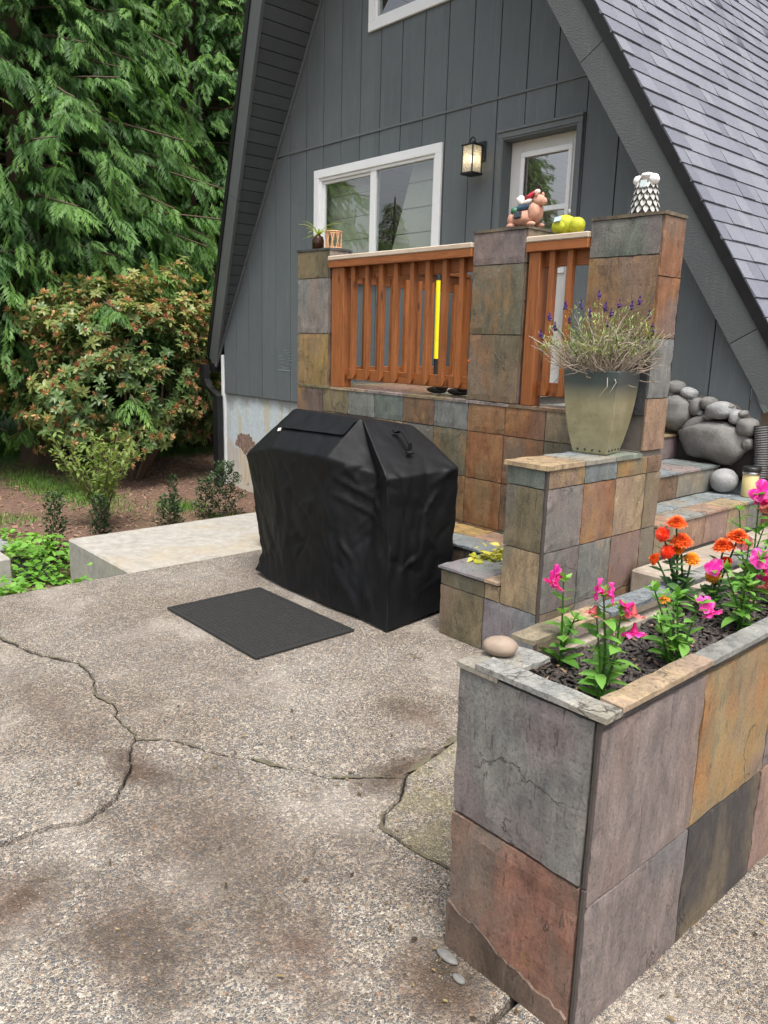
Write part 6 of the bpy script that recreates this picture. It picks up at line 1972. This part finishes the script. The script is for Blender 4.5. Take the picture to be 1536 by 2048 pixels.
def cedar_meshes(seed, H=13.0, Rmax=3.4, z0=.9, limbs=260, fronds=42, zlow=.8):
    rs = np.random.RandomState(seed)
    T0, TF = frond_template(rs)
    P = []; D = []; S = []; RO = []; TI = []
    limb = MB()
    trunk = []
    for k in range(14):
        t = k / 13; trunk.append(Vector((.12 * math.sin(t * 3 + seed), .12 * math.cos(t * 2.2 + seed), H * t)))
    for i in range(limbs):
        t = (i + rs.rand()) / limbs
        h = z0 + (H - z0 - .4) * t ** 1.05
        ph = i * 2.399 + rs.uniform(-.5, .5)
        Lm = Rmax * (1 - (h / H) ** 1.25) * rs.uniform(.62, 1.1) + .35
        el = rs.uniform(.05, .35)
        pts = []
        for k in range(7):
            s = k / 6
            r_ = Lm * s
            z = h + Lm * (el * s - (.55 + .25 * rs.rand() * 0) * s * s + .22 * s ** 3)
            wob = .06 * Lm * math.sin(s * 4 + i)
            pts.append(Vector((math.cos(ph) * r_ - math.sin(ph) * wob * s, math.sin(ph) * r_ + math.cos(ph) * wob * s, z)))
        limb.tube(pts, [.020 * (1 - .8 * k / 6) * (Lm / Rmax + .3) + .004 for k in range(7)], 5, False)
        tone = rs.rand()
        nf = max(6, int(fronds * Lm / Rmax))
        for j in range(nf):
            s = .18 + .82 * ((j + rs.rand()) / nf) ** .8
            x = s * 6; a = min(int(x), 5); p = pts[a].lerp(pts[a + 1], min(1, x - a)); dd = (pts[a + 1] - pts[a]).normalized()
            sd = dd.cross(Vector((0, 0, 1))).normalized()
            sg = rs.choice([-1, 1])
            d = dd * rs.uniform(.35, 1.0) + sd * sg * rs.uniform(.1, 1.0) + Vector((0, 0, rs.uniform(-.75, -.05)))
            P.append(tuple(p)); D.append(tuple(d)); S.append(rs.uniform(.20, .42) * (1.1 - .25 * s)); RO.append(rs.uniform(-.55, .55))
            TI.append(np.clip(.12 + .55 * s * s + .28 * tone + rs.uniform(-.18, .18), 0, 1))  # shade painted by tint: dark inside the crown, lighter at lit tips
    for i in range(5200):
        h = z0 + (H * .8 - z0) * rs.rand() ** 1.1; ph = rs.uniform(0, 6.283)
        rm_ = (Rmax * (1 - (h / H) ** 1.25) + .3) * (.80 + .28 * mnoise.noise(Vector((math.cos(ph) * 2.2, math.sin(ph) * 2.2, h * .9 + seed * 7))) * 1.6)
        r_ = rm_ * rs.uniform(.55, 1.0) ** .6
        P.append((math.cos(ph) * r_, math.sin(ph) * r_, h - .42 * r_)); D.append((math.cos(ph) + rs.normal(0, .5), math.sin(ph) + rs.normal(0, .5), rs.uniform(-1.1, -.1)))
        S.append(rs.uniform(.20, .42)); RO.append(rs.uniform(-.6, .6)); TI.append(np.clip(.05 + .75 * (r_ / rm_ - .55) / .45 + rs.uniform(-.2, .25), 0, 1))  # filler fronds tinted likewise, shaded inside and lit at the rim
    P, D, S, RO, TI = map(np.array, (P, D, S, RO, TI))
    keep = P[:, 2] > zlow + .25 * np.sin(P[:, 0] * 3) + .2 * np.sin(P[:, 1] * 4)
    P, D, S, RO, TI = P[keep], D[keep], S[keep], RO[keep], TI[keep]
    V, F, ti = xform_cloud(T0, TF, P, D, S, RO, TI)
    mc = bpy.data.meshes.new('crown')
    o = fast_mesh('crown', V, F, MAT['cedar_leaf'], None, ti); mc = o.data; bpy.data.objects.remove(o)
    tk = MB(); base_r = .30
    prof_r = [base_r * (1 - .9 * k / 13) + .02 for k in range(14)]; prof_r[0] *= 1.45
    # fluted buttressed trunk
    V = []; F = []; n = 20
    zs_ = [0, .15, .4, .9, 1.6, 2.6, 4, 6, 8, 10, H]
    for z in zs_:
        t = z / H; r0 = base_r * (1 - .9 * t) + .02; fl_ = .55 * math.exp(-z / .45)
        cx, cy = .12 * math.sin(t * 3 + seed), .12 * math.cos(t * 2.2 + seed)
        for k in range(n):
            a0 = 2 * math.pi * k / n
            q = r0 * (1 + .14 * math.sin(a0 * 7 + seed) * (1 + fl_) + fl_ * (.7 + .3 * math.sin(a0 * 5)))
            V.append((cx + q * math.cos(a0), cy + q * math.sin(a0), z - .06))
    for i in range(len(zs_) - 1):
        for k in range(n):
            F.append((i * n + k, i * n + (k + 1) % n, (i + 1) * n + (k + 1) % n, (i + 1) * n + k))
    o = from_lists('trunk', V, F, MAT['bark'], None, True, False); mt_ = o.data; bpy.data.objects.remove(o)
    o = limb.build('limbs', MAT['bark'], None); off_ = Vector(o.location); ml_ = o.data; ml_.transform(Matrix.Translation(off_)); bpy.data.objects.remove(o)
    return mc, mt_, ml_
def place_tree(name, meshes, loc, rz, sc, label, group):
    e = empty(name, loc, label, 'tree', group)
    e.rotation_euler.z = rz; e.scale = (sc, sc, sc)
    for nm, me in zip(('crown', 'trunk', 'limbs'), meshes):
        o = bpy.data.objects.new(nm, me); COL.objects.link(o); o.parent = e
    return e
ced = [cedar_meshes(1, z0=2.0, zlow=1.25), cedar_meshes(2, 12.0, 3.2, .9, 260, 42, .75)]
CED = [(-12.9, 4.25, 0, 1.0, 0, 'big cedar with fluted bare trunk behind the rhododendron'),
       (-13.4, 7.2, 1, 1.05, 2.1, 'cedar whose boughs reach the house eave'),
       (-14.6, 2.3, 1, 1.1, 4.0, 'cedar on the lawn side with low sweeping boughs'),
       (-16.2, 5.4, 0, 1.15, 1.2, 'cedar standing behind the fluted cedar trunk'),
       (-17.5, 8.6, 1, 1.2, .4, 'distant cedar showing through the gap above the rhododendron'),
       (-18.5, 3.0, 0, 1.25, 3.1, 'distant cedar at the far edge of the lawn'),
       (-15.6, 10.6, 0, 1.2, 5.0, 'tall cedar behind the house roof'),
       (-13.9, 5.6, 1, .95, 3.7, 'cedar filling the gap right of the fluted trunk')]
for (x, y, k, s, rz, lab) in CED:
    place_tree('cedar_tree', ced[k], (x, y, gz_at(x, y)), rz, s, lab, 'cedars beyond the yard')
# trees across the yard that the windows mirror
for (x, y, k, s, rz, lab) in ((-21, -4.5, 1, .62, 1.0, 'cedar mirrored in the wide window'), (-15.9, -8.0, 0, .72, 2.0, 'cedar mirrored at one side of the door glass'), (-19.5, -9.5, 1, .5, 3.3, 'cedar across the yard mirrored low in the panes'),
                              (-14.2, -9.4, 1, .66, .3, 'small cedar across the drive mirrored in the door glass'), (-20, -7, 0, .5, 1.7, 'cedar across the yard beside the low one')):
    place_tree('cedar_tree', ced[k], (x, y, gz_at(x, y)), rz, s, lab, 'cedars across the yard')

# ---- rhododendron
def rosette_template(rs, n=9):
    V = []; F = []
    for k in range(n):
        a0 = k * 2.399; el = .75 - .9 * (k / n) if k < n else 0
        el = rs.uniform(-.45, .55)
        L = rs.uniform(.8, 1.1); lv, lf_ = leaf_data(L, .38, .30, .25)
        M = np.array(frame_from((math.cos(a0) * math.cos(el), math.sin(a0) * math.cos(el), math.sin(el))))
        # template axis is +X: tip direction; rosette opens around it
        lv = np.array(lv) @ M.T
        lv = lv[:, [2, 0, 1]]
        i0 = len(V); V += list(lv); F += [tuple(q + i0 for q in f) for f in lf_]
    return np.array(V), np.array(F)
def bush(name, label, center, rad, n, leaf_L, mat, seed, tmpl=None, buds=None, stems=9, base=None, group=None, cat='shrub', skin=.5, lump=.25, zmin=-.55, xmax=None):
    rs = np.random.RandomState(seed)
    base = base or (center[0], center[1], gz_at(center[0], center[1]))
    e = empty(name, base, label, cat, group)
    T0, TF = tmpl if tmpl is not None else rosette_template(rs)
    P = []; D = []; S = []; TI = []
    budP = []; budD = []
    while len(P) < n:
        d = rs.normal(0, 1, 3); d /= np.linalg.norm(d)
        if d[2] < zmin: continue
        lum = 1 + lump * mnoise.noise(Vector(d) * 2.2 + Vector((seed, 0, 0))) + lump * .8 * mnoise.noise(Vector(d) * 5 + Vector((0, seed, 0)))
        f = rs.uniform(skin, 1.0) ** .5 * lum
        p = np.array(center) + d * np.array(rad) * f
        if xmax is not None and p[0] > xmax - .25 * max(0, p[1] - 5.0): continue
        dd = d * .8 + np.array([0, 0, .55]) + rs.normal(0, .35, 3)
        P.append(p); D.append(dd); S.append(leaf_L * rs.uniform(.75, 1.2))
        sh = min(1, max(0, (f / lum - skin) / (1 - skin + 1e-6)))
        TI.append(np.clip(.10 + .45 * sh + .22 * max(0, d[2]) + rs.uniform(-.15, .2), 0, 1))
        if buds and sh > .45 and rs.rand() < buds: budP.append(p + dd / np.linalg.norm(dd) * leaf_L * .25); budD.append(dd)
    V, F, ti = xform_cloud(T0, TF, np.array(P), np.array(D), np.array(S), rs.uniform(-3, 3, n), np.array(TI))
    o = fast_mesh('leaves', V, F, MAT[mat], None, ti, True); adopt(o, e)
    if budP:
        bt = []; bf = []
        for k in range(9):
            a0 = k * 2.399; el = rs.uniform(.1, 1.2); lv, lf_ = leaf_data(1.0, .34, -.15, .5)
            M = np.array(frame_from((math.sin(el), math.cos(a0) * math.cos(el), math.sin(a0) * math.cos(el))))
            i0 = len(bt); bt += list(np.array(lv) @ M.T); bf += [tuple(q + i0 for q in f) for f in lf_]
        nb = len(budP)
        V, F, ti = xform_cloud(np.array(bt), np.array(bf), np.array(budP), np.array(budD), leaf_L * rs.uniform(.42, .68, nb), rs.uniform(-3, 3, nb), rs.rand(nb))
        o = fast_mesh('spent_flowers', V, F, MAT['rhodo_bud'], None, ti, True); adopt(o, e)
    sm = MB()
    for k in range(stems):
        a0 = 2 * math.pi * k / stems + rs.uniform(-.3, .3)
        q = Vector((center[0] + math.cos(a0) * rad[0] * rs.uniform(.3, .65), center[1] + math.sin(a0) * rad[1] * rs.uniform(.3, .65), center[2] + rs.uniform(-.1, .5) * rad[2]))
        b = Vector(base) + Vector((math.cos(a0) * .06 * rad[0], math.sin(a0) * .06 * rad[1], -.03))
        m1 = b.lerp(q, .4) + Vector((math.cos(a0) * .12 * rad[0], math.sin(a0) * .12 * rad[1], -.05 * rad[2]))
        sm.tube([b, b.lerp(m1, .5), m1, m1.lerp(q, .5) + Vector((0, 0, .03)), q], [.028 * rad[2], .024 * rad[2], .019 * rad[2], .013 * rad[2], .006 * rad[2]], 6, False)
    sm.build('stems', MAT['shrub_stem'], e)
    return e
bush('rhododendron', 'large rhododendron with rusty spent flower clusters beside the house eave', (-10.62, 4.72, .95), (1.36, 1.36, 1.32), 3100, .105, 'rhodo_leaf', 4, buds=.65, stems=9, lump=.42, zmin=-.72, xmax=-9.62)

# ---- small open shrub in front
def stem_bush(name, label, base, stems, height, spread, mat, leaf_L, seed, per=5, leafW=.42, twiggy=3, cat='shrub', group=None):
    rs = random.Random(seed)
    e = empty(name, base, label, cat, group); sm = MB(); items = []
    b = Vector(base)
    for k in range(stems):
        a0 = 2 * math.pi * k / stems + rs.uniform(-.4, .4); s = rs.uniform(.35, 1) * spread
        tip = b + Vector((math.cos(a0) * s, math.sin(a0) * s, height * rs.uniform(.72, 1.0)))
        m1 = b.lerp(tip, .4) + Vector((-math.cos(a0) * s * .12, -math.sin(a0) * s * .12, .0))
        pts = [b + Vector((math.cos(a0) * .03, math.sin(a0) * .03, -.04)), b.lerp(m1, .6), m1, m1.lerp(tip, .5), tip]
        sm.tube(pts, [.013, .011, .009, .006, .003], 5, False)
        for j in range(12):
            t = .48 + .52 * j / 11; x = t * 4; i = min(int(x), 3); p = pts[i].lerp(pts[i + 1], x - i)
            items.append((p, Vector((math.cos(a0), math.sin(a0), .8))))
        for j in range(twiggy):
            t = rs.uniform(.45, .9); x = t * 4; i = min(int(x), 3); p = pts[i].lerp(pts[i + 1], x - i)
            q = p + Vector((rs.uniform(-.22, .22), rs.uniform(-.22, .22), rs.uniform(.05, .22))) * (height / 1.05)
            sm.tube([p, p.lerp(q, .5) + Vector((0, 0, .01)), q], [.004, .003, .0018], 4, False)
            for u in (.4, .6, .8, 1): items.append((p.lerp(q, u), (q - p).normalized()))
    sm.build('stems', MAT['shrub_stem'], e)
    leaf_cloud('leaves', items, MAT[mat], e, leaf_L, leafW, per, .028, .5, seed)
    return e
stem_bush('small_shrub', 'small open shrub with pale leaves in front of the rhododendron', (-8.0, 3.2, gz_at(-8, 3.2)), 12, 1.08, .62, 'shrub_leaf', (.05, .085), 8, 4)
# ---- upright little box plants
def box_plant(label, x, y, h, r, seed, n=220):
    rs = np.random.RandomState(seed); z0 = gz_at(x, y)
    e = empty('box_plant', (x, y, z0), label, 'shrub', 'young box plants along the bed')
    T0, TF = leaf_data(1.0, .55, .1, .2); T0 = np.array(T0); TF = np.array(TF)
    nn = n * 3
    t = rs.rand(nn); a0 = rs.uniform(0, 6.28, nn); rad = r * (1 - .45 * t ** 3) * rs.uniform(.25, 1, nn) ** .5 * (1 + .45 * np.sin(t * 19 + a0 * 2 + seed))
    P = np.stack([x + rad * np.cos(a0), y + rad * np.sin(a0), z0 + .02 + h * t], 1)
    D = np.stack([np.cos(a0), np.sin(a0), rs.uniform(.3, 1.6, nn)], 1)
    V, F, ti = xform_cloud(T0, TF, P, D, rs.uniform(.022, .036, nn), rs.uniform(-1, 1, nn), np.clip(.2 + .5 * t + rs.uniform(-.2, .3, nn), 0, 1))
    o = fast_mesh('leaves', V, F, MAT['box_leaf'], None, ti); adopt(o, e)
    MB().tube([(x, y, z0 - .03), (x, y, z0 + h * .85)], [.008, .004], 5, False).build('stem', MAT['shrub_stem'], e)
box_plant('slender dark box plant next to the corner of the concrete slab', -6.95, 2.36, .62, .085, 1, 260)
box_plant('short dark box plant at the foot of the small shrub', -7.55, 3.0, .42, .085, 2, 220)
box_plant('dark box plant with a pale stone behind the slab', -7.6, 3.78, .34, .12, 3, 220)
box_plant('thin dark box sprig rising from the wider box plant', -7.75, 3.9, .52, .05, 4, 120)
box_plant('bushy dark box plant at the foot of the downspout', -7.75, 4.55, .62, .16, 5, 420)
box_plant('smaller box plant left of the downspout one', -7.8, 4.32, .45, .10, 6, 240)

# ---- bright ground ivy by the slab
def ivy(name, label, cx, cy, rx, ry, h, n, seed):
    rs = np.random.RandomState(seed)
    T0, TF = leaf_data(1.0, .75, .25, .2); T0 = np.array(T0); TF = np.array(TF)
    a0 = rs.uniform(0, 6.28, n); q = rs.rand(n) ** .5
    X = cx + rx * q * np.cos(a0); Y = cy + ry * q * np.sin(a0)
    X = np.minimum(X, -6.33) if cx < -6.3 else X
    Z = np.array([gz_at(x, y) for x, y in zip(X, Y)]) + h * (1 - q ** 2) * rs.uniform(.1, 1, n) + .015
    P = np.stack([X, Y, Z], 1)
    D = np.stack([np.cos(a0) + rs.normal(0, .6, n), np.sin(a0) + rs.normal(0, .6, n), rs.uniform(-.2, .7, n)], 1)
    V, F, ti = xform_cloud(T0, TF, P, D, rs.uniform(.04, .085, n), rs.uniform(-.6, .6, n), np.clip(.25 + .6 * rs.rand(n), 0, 1))
    o = fast_mesh(name, V, F, MAT['ivy_leaf'], None, ti, True)
    tag(o, label, 'ground cover', kind='stuff')
ivy('ground_ivy', 'bright green ground ivy heaped against the slab end', -6.75, 2.15, .42, .42, .34, 520, 1)
ivy('ground_ivy', 'low green ivy spreading along the patio edge', -5.6, 1.55, .85, .42, .30, 620, 2)
ivy('ground_ivy', 'thin ivy trailing over the bark near the pale stone', -7.7, 2.1, .7, .4, .10, 260, 3)
ivy('ground_ivy', 'tuft of ivy leaves peeping over the patio edge by the slab', -5.35, 2.05, .25, .16, .42, 90, 4)
stn = from_lists('flat_stone', *blob_data((-7.75, 2.05, gz_at(-7.75, 2.05) + .02), (.22, .16, .06), 7, .1, n=18, m=10), MAT['boulder_pale'], smooth=True)
tag(stn, 'flat pale stone in the bark beside the ivy', 'stone')
kb = box('concrete_block', (-6.75, -6.35), (1.45, 1.80), (GZ - .05, -.20), MAT['slab_concrete'], None, .012); tag(kb, 'square concrete block standing in the bed by the dark soil', 'block')
sp_ = from_lists('soil_bed', *blob_data((-6.9, 1.95, GZ + .0), (.5, .36, .07), 5, .2, 2.5, 24, 12), MAT['soil'], smooth=True); tag(sp_, kind='structure')
sh_ = from_lists('white_stone', *blob_data((-10.2, 6.3, gz_at(-10.2, 6.3) + .10), (.16, .12, .14), 9, .3, 2, n=14, m=10), MAT['shell_white'], smooth=True)
tag(sh_, 'white stone under the rhododendron near the house', 'stone')

# ---- grass and bark chips
def grass(name, label, patches, n, seed, hgt=(.03, .08)):
    rs = np.random.RandomState(seed)
    X = []; Y = []
    for (cx, cy, rx, ry, wgt) in patches:
        m = int(n * wgt); X.append(cx + rx * rs.normal(0, .5, m)); Y.append(cy + ry * rs.normal(0, .5, m))
    X = np.concatenate(X); Y = np.concatenate(Y); m = len(X)
    ok = ~((X > -6.33) & (Y > 2.1)) & (X < -4.85)
    X, Y = X[ok], Y[ok]; m = len(X)
    Z = np.array([gz_at(x, y) for x, y in zip(X, Y)]) - .005
    a0 = rs.uniform(0, 6.28, m); h = rs.uniform(*hgt, m); w_ = .006
    ln_ = rs.uniform(.2, .9, m) * h
    V = np.zeros((m, 3, 3))
    V[:, 0] = np.stack([X - w_ * np.sin(a0), Y + w_ * np.cos(a0), Z], 1); V[:, 1] = np.stack([X + w_ * np.sin(a0), Y - w_ * np.cos(a0), Z], 1)
    V[:, 2] = np.stack([X + ln_ * np.cos(a0), Y + ln_ * np.sin(a0), Z + h], 1)
    o = fast_mesh(name, V.reshape(-1, 3), np.arange(m * 3).reshape(-1, 3), MAT['grass_blade'], None, np.repeat(rs.rand(m), 3))
    tag(o, label, 'grass', kind='stuff')
grass('grass', 'thin grass patches on the bark and lawn under the trees', [(-10.7, 3.5, 1.5, .35, .10), (-9.7, 3.75, .9, .30, .06), (-8.5, 4.35, .4, .25, .022), (-15.2, 4.2, 2.0, 3.2, .5), (-14.0, 7.0, 1.6, 1.5, .2), (-8.9, 2.6, .5, .3, .008), (-7.6, 4.5, .4, .3, .012)], 30000, 3)
o = chips('bark_chips', 2600, (-12, -6.6), (1.2, 6.5), lambda x, y: gz_at(x, y), .05, MAT['wood_chip'], None, 17)
tag(o, 'loose brown bark chips strewn over the bed', 'bark chips', kind='stuff')

def litter(n, seed):
    r = random.Random(seed); mb = MB(); tn = []
    spots = [(-1.15, 1.27, .10, .05), (-1.85, 1.80, .12, .15), (-2.2, 1.5, .3, .15), (-.70, 1.9, .05, .35), (-2.6, 1.9, .9, .6), (-1.7, .9, .5, .3), (-2.75, 2.85, .2, .12)]
    for i in range(n):
        cx, cy, sx, sy = r.choice(spots)
        p = Vector((r.gauss(cx, sx), r.gauss(cy, sy), .009))
        if -1.24 < p.x < -.76 and p.y > 1.30: p.x = -.73 + r.random() * .04
        if p.x < -2.3 and p.y > 2.6: p.y = 2.6
        L = r.uniform(.008, .024); V, F = leaf_data(L, L * r.uniform(.25, .6), r.uniform(-.3, .3), .3)
        M = frame_from((r.uniform(-1, 1), r.uniform(-1, 1), r.uniform(-.08, .08)), roll=r.uniform(-.3, .3))
        mb.add([p + M @ Vector(v) for v in V], F); tn += [r.random()] * len(V)
    o = mb.build('leaf_litter', MAT['litter_leaf']); o.data.attributes.new('tint', 'FLOAT', 'POINT').data.foreach_set('value', tn)
    tag(o, 'tiny dry leaf bits scattered over the patio', 'leaf litter', kind='stuff')
mk_leaf('litter_leaf', (.03, .02, .012), (.10, .065, .03), (.25, .19, .08), .1)
litter(150, 4)
